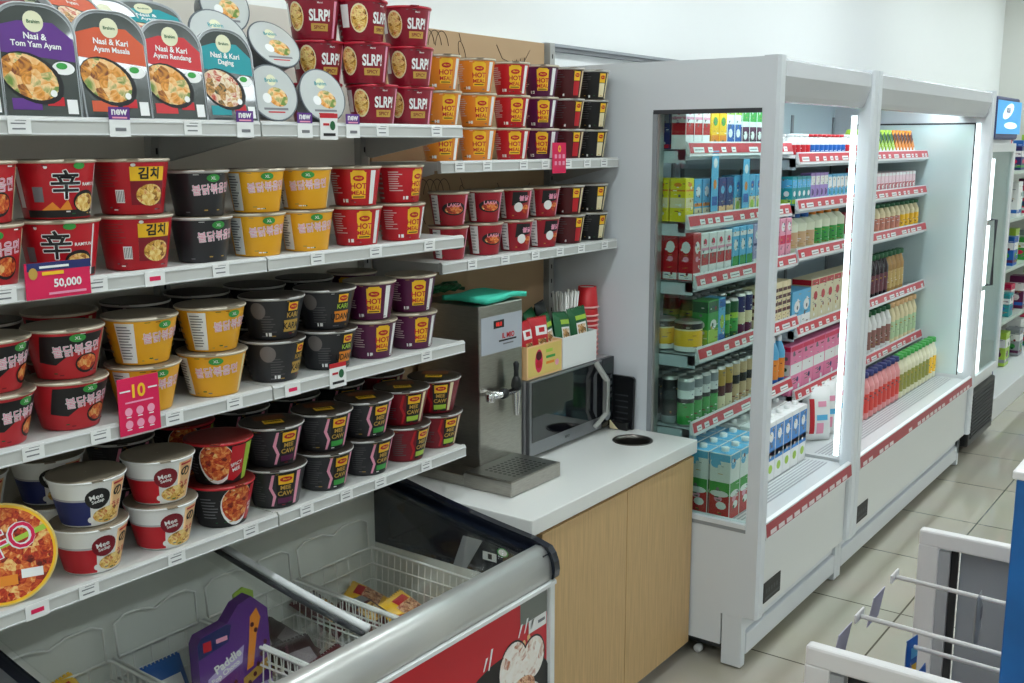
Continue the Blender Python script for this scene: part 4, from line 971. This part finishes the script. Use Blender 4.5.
def cylmarks(g,r,h,lo,hi,seed):
    rg=random.Random(seed); pal=[PWH,PWH,INK,NVB,GOLD,DGREEN,DRED]
    for k in range(11):
        a=rg.uniform(-1.5,.9); z=h*rg.uniform(lo,hi); da=rg.uniform(.15,.45); q=h*rg.uniform(.006,.03); rr=r*1.012+.0004
        m_=pal[rg.randrange(7)]; n_=4; V=[]
        for i in range(n_+1):
            t_=a+da*i/n_; V+=[(-r+rr*math.cos(t_),rr*math.sin(t_),z),(-r+rr*math.cos(t_),rr*math.sin(t_),z+q)]
        g.add(V,[(2*i,2*i+2,2*i+3,2*i+1) for i in range(n_)],m_)
def canpack(r,h,segs,name='drink_can',desc='',top=None,cat='drink can'):
    """segs: (upper fraction, material)"""
    pr=[(r*.80,0),(r*.95,h*.03)]; ms=[ALU,]
    z=.03
    for f,m_ in segs: pr.append((r*(.95 if z<.04 and False else 1),h*max(z,.05))) if False else None
    pr=[(r*.8,0),(r,h*.05)]; ms=[ALU]
    for f,m_ in segs: pr.append((r,h*(.05+.88*f))); ms.append(m_)
    pr+= [(r*.86,h*.985),(r*.86,h),(r*.80,h*.99)]; ms+=[ALU,ALU,ALU]
    g=G().lathe(pr,ms,-r,0,0,20,caps=True)
    g.box(-r-.008,-r+.008,-.004,.004,h*.992,h*1.0,ALU); cylmarks(g,r,h,.08,.86,len(desc)+int(h*999))
    o=g.build(name); p=Pk(); p.o=o; p.w=2*r; p.d=2*r; p.h=h; p.used=False; p.cat=cat; p.desc=desc; return p
def bottle(r,h,body,label,cap,neck=.32,name='drink_bottle',desc='',l0=.15,l1=.55,capr=.4,body2=None):
    pr=[(r*.85,0),(r,h*.03),(r,h*l0),(r*1.01,h*l0),(r*1.01,h*l1),(r,h*l1),(r,h*(1-neck)),(r*.45,h*.88)]
    ms=[body,body,label,label,label,body2 or body,body2 or body]
    g=G().lathe(pr,ms,-r,0,0,18,caps=True).lathe([(r*capr,0),(r*capr*1.1,h*.01),(r*capr*1.1,h*.10),(r*capr*.9,h*.115)],cap,-r,0,h*.88,14)
    cylmarks(g,r,h,l0,l1-.03,len(desc)+int(h*999))
    o=g.build(name); p=Pk(); p.o=o; p.w=2*r; p.d=2*r; p.h=h; p.used=False; p.cat='drink bottle'; p.desc=desc; return p
GRP='drinks and dairy packs on the chiller shelves'
def putd(p,x,y,z,label,rot=(0,0,0)):
    if not p.used: p.used=True; o=p.o
    else: o=p.o.copy(); C.objects.link(o)
    o.location=(x,y,z); o.rotation_euler=rot; tag(o,label,p.cat,GRP); return o
def fill(seq,y,x,z,ymax,where,pitch=.063,rows=1,rowgap=.006,xj=.002,rot=(0,0,0)):
    """seq: [(pack,count)]; first row along the shelf front, more rows behind"""
    i=0
    for p,n in seq:
        for _ in range(n):
            pw=max(p.w+.003,pitch) if pitch else p.w+.003
            if y+pw>ymax: return
            i+=1
            for r in range(rows if not isinstance(rows,dict) else rows.get(i,rows.get(0,1))):
                rr='' if r==0 else ', %s row'%ORD[r+1]
                putd(p,x-.012-r*(p.d+rowgap)-random.uniform(0,xj),y+pw/2,z,'%s, %s along %s%s'%(p.desc,ORD[i],where,rr),rot)
            y+=pw
wr=rectpack(.052,.052,.150,PWH,[(.3,.55,RED),(.62,.68,PINK)],[(0,.8,.5,.16,MAG)],desc='white and red drink carton')
yl=rectpack(.056,.056,.150,YEL,[(.12,.3,ORA)],[(0,.6,.6,.2,GREEN)],desc='yellow drink carton')
gb=rectpack(.052,.052,.150,PWH,[(0.05,.55,BLUE),(.76,.95,LIME)],[(0,.35,.6,.2,PWH)],desc='blue and lime drink carton')
gp_=rectpack(.052,.052,.150,PWH,[(.05,.5,PLUM),(.62,.97,GREEN)],[(0,.3,.6,.2,PWH)],desc='plum and green drink carton')
gr=rectpack(.052,.052,.150,PWH,[(.05,.6,RED),(.66,.97,GREEN)],[(0,.35,.6,.2,PWH)],desc='red and green drink carton')
nv=rectpack(.052,.048,.150,NVB,[(.02,.10,RED),(.55,.80,GREYP)],[],desc='navy drink carton')
yb=rectpack(.058,.056,.140,mat('carton_lemon',(236,222,40),.35),[(.32,.55,CREAM),(.7,.74,ORA)],[(0,.85,.5,.1,ORA)],desc='lemon yellow drink carton')
sk=rectpack(.052,.052,.135,SKY,[(.02,.30,CREAM),(.34,.42,ORA)],[(0,.7,.6,.25,PWH)],desc='sky blue drink carton')
dk=rectpack(.056,.056,.135,mat('carton_deep_blue',(24,56,124),.35),[(.1,.3,PEACH)],[(0,.7,.5,.2,SKY)],desc='deep blue drink carton')
sg=rectpack(.052,.052,.140,SKY,[(.02,.45,CREAM)],[(0,.25,.6,.25,LIME),(0,.75,.5,.2,BLUE)],desc='sky and cream drink carton')
rw=rectpack(.054,.052,.155,RED,[(.02,.16,PWH)],[(0,.7,.6,.25,PWH),(0,.45,.4,.12,PINK)],desc='red drink carton')
bw=rectpack(.050,.052,.155,SKY,[(.1,.35,GREEN),(.8,.9,PWH)],[(0,.6,.6,.25,PWH)],desc='blue and green tall carton')
lv=rectpack(.050,.052,.155,mat('carton_lavender',(176,170,206),.4),[(.05,.2,PWH),(.5,.56,NVB)],[(0,.75,.6,.2,PWH)],desc='lavender tall carton')
pk=rectpack(.050,.052,.160,PINK,[(.4,.6,MAG),(.02,.12,PWH)],[(0,.8,.6,.2,PWH)],desc='pink drink carton')
tub=canpack(.047,.105,[(.18,PWH),(.75,YEL),(.80,CREAM),(1,BLACK)],'yogurt_tub','yellow tub with black lid',cat='tub')
cgn=canpack(.030,.150,[(.2,DGREEN),(.55,GREEN),(.7,LIME),(1,DGREEN)],desc='green drink can')
gct=rectpack(.078,.060,.165,GREEN,[(.05,.4,LIME),(.75,.97,DGREEN)],[(0,.5,.6,.2,PWH)],desc='green drink carton')
scn_=rectpack(.052,.060,.165,SKY,[(.05,.25,BLUE),(.8,.97,BLUE)],[(0,.5,.6,.3,LIME)],desc='sky blue tall carton')
prp=canpack(.028,.160,[(.3,PLUM),(.6,CREAM),(1,NVB)],desc='purple drink can')
brn=rectpack(.040,.052,.165,CREAM,[(.3,.38,MAROON),(.46,.54,MAROON),(.62,.70,MAROON),(.78,.86,MAROON),(.02,.12,GREEN)],[],desc='cream carton with brown checks')
cbk=canpack(.0285,.165,[(.15,GREYP),(.55,BLACK),(.75,DGREY),(1,BLACK)],desc='black drink can')
cgw=canpack(.0285,.165,[(.5,GREEN),(.6,BLACK),(.8,PWH),(1,GREYP)],desc='green and white drink can')
cgd=canpack(.0285,.165,[(.35,CREAM),(.6,MAROON),(1,GOLD)],desc='gold drink can')
cbg=canpack(.0285,.165,[(.5,mat('can_beige',(206,178,134),.35)),(.72,BLACK),(1,MATS['can_beige'])],desc='beige and black drink can')
cpu=canpack(.0285,.165,[(.3,PLUM),(.5,PWH),(.62,BLACK),(1,PURP)],desc='purple drink can')
bbl=bottle(.027,.195,BLUE,ORA,PWH,desc='blue bottle with orange label',body2=SKY)
milk=rectpack(.074,.074,.222,PWH,[(.0,.36,RED),(.36,.56,GREEN),(.88,.985,SKY)],[(-.4,.84,.5,.14,SKY),(.2,.20,.5,.12,PWH),(-.1,.30,.4,.10,PINK),(.0,.38,.9,.10,PWH),(.1,.70,.6,.16,PWH)],top=SKY,cap=PWH,name='milk_carton',cat='milk carton',desc='white and red milk carton')
milkb=rectpack(.074,.074,.222,PWH,[(.34,.92,mat('milk_blue',(40,128,204),.35)),(.40,.50,SKY)],[(0,.75,.5,.18,PWH),(0,.2,.5,.15,LIME)],cap=PWH,name='milk_carton',cat='milk carton',desc='blue and white milk carton')
def shelfx(k,lv): return lv[k][1]-.006
Y0=3.092; YM=CY1-.01
W1='near chiller %s shelf'
z,x=LV1[0][0]-.016,LV1[0][1]; fill([(wr,3),(yl,2),(gb,2),(gp_,3),(gr,5)],Y0,x,z,YM,W1%'top',.0615,rows=2)
for r in range(3): putd(nv,x-.070-.056*r*1.04,Y0+.028,z,'navy drink carton behind the side window, %s in'%ORD[r+1])
# replace the hidden second-row packs behind the first one
z,x=LV1[1][0]-.016,LV1[1][1]; fill([(yb,1),(sk,2),(dk,3),(sg,8)],Y0,x,z,YM,W1%'second',.0615)
for r in range(3): putd(yb,x-.074-.060*r,Y0+.030,z,'lemon yellow carton behind the side window, %s in'%ORD[r+1])
z,x=LV1[2][0]-.016,LV1[2][1]; fill([(rw,1),(wr,4),(bw,3),(lv,3),(pk,4)],Y0,x,z,YM,W1%'third',.0600)
for r in range(4): putd(rw,x-.068-.056*r,Y0+.029,z,'red carton behind the side window, %s in'%ORD[r+1])
z,x=LV1[3][0]-.016,LV1[3][1]; fill([(tub,1),(gct,1),(scn_,1),(cgn,2),(prp,2),(brn,8)],Y0,x,z,YM,W1%'fourth',None)
for r in range(2): putd(tub,x-.110-.098*r,Y0+.052,z,'yellow tub with black lid, %s behind side window'%ORD[r+1])
for r in range(2):
    for i in range(9): putd(cgn,x-.15-.066*r-(.14 if i<2 else 0)+(.045 if i>2 else 0),Y0+.13+.075*i,z,'green can at the back of fourth near-chiller shelf, %s in row %s'%(ORD[i+1],ORD[r+1]))
z,x=LV1[4][0]-.016,LV1[4][1]; fill([(cgw,4),(cgd,2),(cbg,3),(cpu,2),(bbl,4)],Y0,x,z,YM,W1%'fifth',.0600)
for r in range(4):
    for i in range(9 if r else 13): 
        if r==0 and i>9: continue
        putd((cgd if i>2 and i%4==3 else cbk),x-.012-.060*(r+1),Y0+.030+.060*i,z,'%s can behind the front, near chiller fifth shelf, %s in row %s'%('gold' if i>2 and i%4==3 else 'black',ORD[i+1],ORD[r+2]))
zd=.4815
def milks(p,y,n,x,rows,wh):
    for i in range(n):
        for r in range(rows): putd(p,x-.080*r,y+.078*i,zd,'%s, %s along %s, %s row'%(p.desc,ORD[i+1],wh,ORD[r+1]))
milks(milk,3.135,4,-1.385,6,'near chiller deck')
milks(milkb,3.490,6,-1.44,4,'near chiller deck')
# folded bags at the end of the deck
P_bag=packet(.13,.225,.08,PWH,[(-.75,-.45,-.7,.6,RED),(-.3,.2,-.7,-.3,PINK),(-.3,.5,-.2,.0,SKY),(-.2,.4,.3,.5,PINK)],'dairy_pouch')
k=0
for i in range(3): putp(P_bag,i==0,(-1.50-.005*i,4.20+.12*i,zd),(0,-.10,-.7),'white and red pouch, %s on the far chiller deck'%ORD[i+1],GRP,'pouch')
# tall talkers in the second shelf of the near chiller
for i,(y,hh) in enumerate(((3.27,.20),(3.52,.17))):
    g=G().box(0,.002,-.026,.026,0,hh,SKY,.0006); m=fx(.0024); g.ell(0,hh*.45,.012,.016,m,ORA); g.ell(0,hh*.8,.014,.016,m,PWH); g.rect(-.02,.02,.02,.05,m,BLUE)
    tag(g.build('promotion_strip',loc=(LV1[1][1]+.003,y,LV1[1][0]+.010)),'sky blue upright strip %s on the near chiller second shelf'%('closer to the side window' if i==0 else 'closer to the front post'),'sign')
# far chiller goods
yog=bottle(.024,.095,PWH,BLUE,RED,desc='small white bottle with blue label',capr=.6); yog2=bottle(.024,.095,PWH,RED,PWH,desc='small white bottle with red label',capr=.6)
tel=rectpack(.046,.046,.11,TEAL,[(.6,.9,SKY),(.05,.2,LIME)],[(0,.4,.5,.2,PWH)],desc='teal drink pack'); vio=rectpack(.046,.046,.12,mat('pack_violet',(170,140,206),.4),[(.6,.9,PWH)],[(0,.35,.5,.2,PURP)],desc='violet drink pack')
skw=rectpack(.046,.046,.11,SKY,[(.5,.9,PWH)],[(0,.3,.5,.2,TEAL)],desc='sky and white drink pack'); rdp=rectpack(.046,.046,.13,mat('pack_brick',(176,72,82),.4),[(.1,.3,PWH)],[],desc='brick red drink pack')
limp=rectpack(.030,.085,.150,LIME,[(.6,.95,DGREEN),(.1,.3,PWH)],[],desc='lime green sachet pack'); orap=rectpack(.030,.085,.150,ORA,[(.6,.95,MAROON),(.1,.3,PWH)],[],desc='orange sachet pack')
pnk=rectpack(.048,.06,.100,mat('pack_pale_pink',(240,206,214),.4),[(.05,.5,RED),(.85,.98,PWH)],[(0,.3,.5,.3,PWH)],top=PWH,desc='pale pink cup pack')
jug=bottle(.043,.155,mat('jug_cream',(230,236,210),.4),mat('jug_label',(206,170,130),.4),BLUE,desc='cream milk jug',capr=.35,neck=.25); jug2=bottle(.043,.160,MATS['jug_cream'],GREEN,ORA,desc='cream milk jug with green label',capr=.35,neck=.25)
bei=rectpack(.085,.085,.185,mat('pack_beige',(222,214,180),.4),[(.86,.98,RED)],[(.1,.62,.5,.2,RED)],desc='beige tall pack with red flower'); skb=rectpack(.10,.09,.155,SKY,[(.05,.35,PWH)],[(0,.6,.6,.3,PWH)],desc='sky blue bulk pack')
gcb=bottle(.026,.145,CREAM,mat('label_salmon',(214,140,120),.4),DGREEN,desc='cream bottle with dark green cap',capr=.75); ycb=bottle(.026,.145,CREAM,YEL,DGREEN,desc='yellow-labelled bottle with green cap',capr=.75)
dkb=bottle(.026,.215,mat('bottle_cola',(40,26,34),.2),mat('label_dark_rose',(110,60,70),.4),DGREEN,desc='dark bottle with green cap',capr=.75); amb=bottle(.026,.215,mat('bottle_amber',(186,146,90),.2),mat('label_amber',(206,176,110),.4),DGREEN,desc='amber bottle with green cap',capr=.75)
wgb=bottle(.027,.215,PWH,mat('label_brown_rose',(150,104,96),.4),DGREEN,desc='white bottle with green cap',capr=.75); pal=bottle(.027,.215,CREAM,mat('label_pale_green',(190,214,170),.4),PEACH,desc='pale bottle with peach cap',capr=.75)
pkb=rectpack(.125,.09,.205,mat('bulk_pink',(236,128,170),.4),[(.40,.62,PWH),(.88,.97,MAG)],[],desc='pink multipack')
nvc=bottle(.029,.215,mat('bottle_rosy',(226,150,150),.3),mat('label_scarlet',(216,70,60),.4),NVB,desc='rosy bottle with navy cap',capr=.7); grc=bottle(.029,.215,mat('bottle_pale',(226,222,190),.3),mat('label_leaf',(150,150,70),.4),GREEN,desc='pale bottle with green cap',capr=.7); yrc=bottle(.029,.215,mat('bottle_clear_pale',(232,230,204),.3),YEL,GREEN,desc='yellow-labelled bottle with green cap',capr=.7)
W2='far chiller %s shelf'; Y2=CY1+.03; YE=CY2-.06
z,x=LV2[0][0]-.016,LV2[0][1]
fill([(yog2,4),(yog,8),(yog2,5)],Y2,x,z,4.83,W2%'top',.050,rows=2)
y=4.92
for i in range(14):
    p=limp if i<8 else orap
    putd(p,x-.012,y,z,'%s leaning, %s in the top shelf row of far chiller'%(p.desc,ORD[i+1]),(.75,0,0)); y+=.054
z,x=LV2[1][0]-.016,LV2[1][1]; fill([(tel,4),(vio,4),(skw,7),(rdp,3)],Y2,x,z,4.83,W2%'second',.049); fill([(pnk,14)],4.86,x,z,5.66,'stretch beyond the post, second far-chiller shelf',.056,rows=2)
z,x=LV2[2][0]-.016,LV2[2][1]; fill([(jug,3),(jug2,4),(rdp,5)],Y2,x,z,4.83,W2%'third',None); fill([(gcb,7),(ycb,4)],4.86,x,z,5.78,'stretch beyond the post, third far-chiller shelf',.080)
z,x=LV2[3][0]-.016,LV2[3][1]; fill([(skb,2),(bei,7)],Y2,x,z,4.83,W2%'fourth',None); fill([(dkb,6),(amb,4)],4.86,x,z,5.58,'stretch beyond the post, fourth far-chiller shelf',.064)
z,x=LV2[4][0]-.016,LV2[4][1]; fill([(pkb,7)],Y2,x,z,4.86,W2%'fifth',None); fill([(wgb,6),(pal,6)],4.88,x,z,5.78,'stretch beyond the post, fifth far-chiller shelf',.074)
fill([(nvc,10),(grc,8),(yrc,2)],4.50,-1.42,zd,5.80,'far chiller deck',.0645,rows=1)

# ------------------------------------------------------------------ glass-door cooler past the chillers
t=thing('glass_door_cooler','tall glass-door cooler with blue lit sign past the chillers','cooler',(0,0,0))
cx0,cx1,cy0,cy1=-2.08,-1.32,6.02,6.60
G().box(cx0,cx0+.04,cy0,cy1,.40,1.72,WHITE).box(cx0+.04,cx1,cy0,cy0+.04,.40,1.72,WHITE).box(cx0+.04,cx1,cy1-.04,cy1,.40,1.72,WHITE).box(cx0+.04,cx1,cy0+.04,cy1-.04,1.68,1.72,WHITE).box(cx0,cx1,cy0,cy1,.36,.40,WHITE).build('cabinet',t)
G().box(cx0,cx1+.02,cy0,cy1,.05,.36,BLACK,.01).build('base',t)
g=G()
for i in range(12): g.box(cx1+.02,cx1+.026,cy0+.04,cy1-.04,.09+.021*i,.101+.021*i,DGREY)
g.build('grille',t)
d=G().box(cx1,cx1+.03,cy0+.005,cy0+.017,.405,1.70,WHITE,.003).box(cx1,cx1+.03,cy1-.05,cy1-.005,.405,1.70,WHITE,.003).box(cx1,cx1+.03,cy0+.017,cy1-.05,.405,.45,WHITE).box(cx1,cx1+.03,cy0+.017,cy1-.05,1.655,1.70,WHITE).build('door',t)
G().box(cx1+.012,cx1+.018,cy0+.017,cy1-.05,.45,1.655,GLASS).build('door_glass',d)
for za,zb_ in ((.47,.92),(.95,1.27),(1.30,1.62)): G().box(cx1+.03,cx1+.034,cy0+.004,cy0+.062,za,zb_,MATS.get('door_edge_glow') or mat('door_edge_glow',(240,250,255),.5,emis=1.6)).build('edge_glow',d)  # added glowing strips on the door, standing in for the LED inside
G().tube([(cx1+.03,cy0+.075,.95),(cx1+.06,cy0+.075,.95),(cx1+.06,cy0+.075,1.30),(cx1+.03,cy0+.075,1.30)],.009,DGREY,8).build('handle',d)
G().box(cx1-.03,cx1-.004,cy0+.042,cy0+.135,.46,1.64,mat('cooler_led',(236,248,255),.5,emis=2.2)).build('interior_lamp',t)
sg_=G().box(cx0+.2,cx1+.03,cy0+.02,cy1,1.72,1.945,NVB,.012).build('sign_box',t)
SGN=mat('sign_lit_blue',(60,150,206),.4,emis=.7); m=fx(cx1+.0305,cy0,1.72)
g=G().rect(.04,.55-.01+.09,.03,.205,m,SGN); g.ell(.30,.15,.13,.035,m,mat('sign_lit_pale',(220,240,250),.4,emis=.8),.0006,rot=.2); g.ell(.38,.075,.16,.018,m,MATS['sign_lit_pale'],.0006); g.txt('Wall\'s'if False else 'aqua',.04,m,NVB,.30,.15,.001,.03); g.build('sign_face',sg_)
for k in range(4):
    z=.62+.27*k; G().box(cx0+.05,cx1-.06,cy0+.045,cy1-.045,z-.006,z,WIRE).build('shelf',t)
    p=[(SKY,BLUE),(LIME,GREEN),(MAROON,RED),(GREYP,TEAL)][k]
    bt=bottle(.032,.215,p[0],p[1],PWH,desc='bottle')
    for i in range(7):
        putd(bt,cx1-.07,cy0+.10+.066*i,z+.001,'bottle %s from the lamp on cooler shelf, level %s up'%(ORD[i+1],ORD[k+1]))
bt=None
# far wall gondola with hanging goods
t=thing('peg_gondola','pale peg-wall gondola with white plinth beyond the glass-door cooler','shelving',(0,0,0))
G().box(-2.08,-1.95,6.75,9.7,.1,1.95,mat('pegwall',(176,182,168),.6)).build('back_panel',t)
G().box(-1.95,-1.36,6.75,9.7,.0,.14,WHITE,.004).build('plinth',t)
for z in (.5,.86,1.20,1.52): G().box(-1.95,-1.50,6.76,9.69,z-.02,z,mat('glass_shelf',(190,204,192),.3)).build('shelf',t)
hk=[(TEAL,'teal'),(PLUM,'plum'),(BLUE,'blue'),(GREEN,'green'),(PWH,'white'),(MAG,'pink'),(NVB,'navy'),(LIME,'lime'),(GREYP,'grey')]
bp=None
for k,z in enumerate((.145,.5,.86,1.20,1.52)):
    y=6.86
    for i in range(12):
        m_,nm_=hk[(i*5+k*2)%9]
        o=rectpack(.13,.10,.16+.04*((i+k)%3),m_,[(.55,.8,PWH),(.1,.2,hk[(i+k+3)%9][0])],[(0,.35,.5,.2,hk[(i+k+5)%9][0])],desc='x',name='packed_good').o
        o.location=(-1.56+.04*(i%2),y,z+.001); tag(o,'%s boxed good, %s from the cooler on gondola level %s'%(nm_,ORD[i+1],ORD[k+1]),'box','boxed goods on the peg gondola'); y+=.235

# ------------------------------------------------------------------ white peg rack at the front
RK=mat('rack_white',(226,222,220),.35)
t=thing('peg_rack','white steel peg rack with two open end frames beside the aisle','rack',(0,0,0),0)
def frame(y,d,z1,nm):
    x0,x1=-.700,.22; w=.052
    my=lambda a,b_,h:(a,h,b_)
    g=G().box(x0,x1,y,y+d,z1-.044,z1,RK,.006).box(x0,x0+w,y,y+d,.06,z1-.040,RK,.004).box(x1-w,x1,y,y+d,.06,z1-.040,RK,.004).box(x0+w-.002,x1-w+.002,y+.004,y+d-.004,.06,.13,RK,.004)
    g.box(x0+w,x0+w+.028,y+.006,y+d,.13,z1-.05,mat('rack_grey',(168,168,170),.4))
    o=g.build(nm,t)
    return o
f1=frame(1.960,.030,.702,'end_frame'); f2=frame(2.772,.030,.702,'end_frame')
G().box(-.600,.17,2.806,2.812,.13,.655,mat('rack_backing_grey',(150,152,156),.45)).build('back_sheet',t)
G().box(-.620,-.602,2.79,2.80,.13,.655,BLACK).build('dark_gap_strip',t)  # black strip paints the dark of the open slot beside the grey sheet
G().box(-.62,.17,1.992,1.998,.13,.660,mat('recess_shade_dark',(30,32,38),.4)).build('back_sheet',t)  # dark sheet paints the shade inside the near frame's opening
G().box(-.05,-.03,1.99,2.772,.06,1.02,RK).box(-.70,.2,1.99,2.772,.06,.10,RK).build('spine_panel',t)
for i,(y,z,xt) in enumerate([(2.163,.700,-.655),(2.412,.704,-.655),(2.285,.604,-.585)]):
    pg=G().tube([(-.05,y,z-.010),(xt,y,z)],.0052,RK,10).build('peg',t)
    if i<2: G().box(xt-.004,xt+.001,y-.030,y+.026,z-.008,z+.012,RK,.002,T=None).build('ticket_plate',pg)
# clear price flags under the pegs
PLF=glass('clear_flag',(196,190,206),.10,.1)
for i,(y,z) in enumerate([(2.100,.66),(2.33,.66)]):
    t2=tag(G().prism([(0,0),(-.012,-.075),(-.010,-.075),(.002,0)],y-.035,y+.045,lambda a,b_,h:(-.668+a,h,z+b_+.03),mat('flag_lilac',(176,170,190),.2)).build('hanging_flag'),'grey-lilac clear flag hanging from the peg %s'%('closer to the near frame' if i==0 else 'closer to the far frame'),'flag')
Q1=packet(.05,.10,.012,BLUE,[(-.6,.6,.2,.7,SKY),(-.5,.5,-.6,-.1,YEL)],'hanging_packet')
Q2=packet(.05,.10,.012,NVB,[(-.6,.6,.0,.6,PWH),(-.5,.5,-.8,-.3,BLUE)],'hanging_packet')
Q3=packet(.05,.12,.012,GREYP,[(-.6,.6,.1,.6,INK)],'hanging_packet')
gq='packets hanging on the peg rack'
for p_,f,l,lb in [(Q1,1,(-.575,2.285,.520),'blue packet with yellow window at the tip of low peg'),(Q2,1,(-.545,2.163,.510),'navy packet hanging under the near upper peg'),(Q1,0,(-.53,2.20,.500),'blue packet hanging low between the pegs'),(Q2,0,(-.40,2.412,.600),'navy packet on the far upper peg'),(Q3,1,(-.47,2.412,.585),'grey packet with flat tab on far upper peg'),(Q3,0,(-.33,2.285,.50),'grey packet deeper along the low peg')]:
    putp(p_,f,l,(0,0,random.uniform(-.2,.2)),lb,gq,'packet')
t=thing('display_header','tall blue display carton with white top lip on the rack','box',(0,0,0))
BLP=mat('header_blue',(22,104,176),.35,noise=.25,nscale=9)
G().box(-.345,.16,1.999,2.155,.16,1.108,BLP,.003).build('carton',t)
G().box(-.352,.165,1.997,2.158,1.108,1.124,RK,.003).build('top_lip',t)
m=fy(0,1.9988,0); g=G().ell(-.22,.85,.09,.12,m,SKY,.0004).ell(-.20,.66,.10,.07,m,mat('header_deep',(16,60,140),.4),.0006).ell(-.10,1.0,.05,.05,m,PWH,.0008); g.build('print',t)

# ------------------------------------------------------------------ light and colour
w=bpy.data.worlds.new('world'); scn.world=w; w.use_nodes=True; w.node_tree.nodes['Background'].inputs[0].default_value=(.8,.85,.9,1); w.node_tree.nodes['Background'].inputs[1].default_value=.3
scn.view_settings.view_transform='Standard'; scn.view_settings.look='None'; scn.view_settings.exposure=0.2; scn.view_settings.gamma=1; scn.view_settings.use_curve_mapping=False
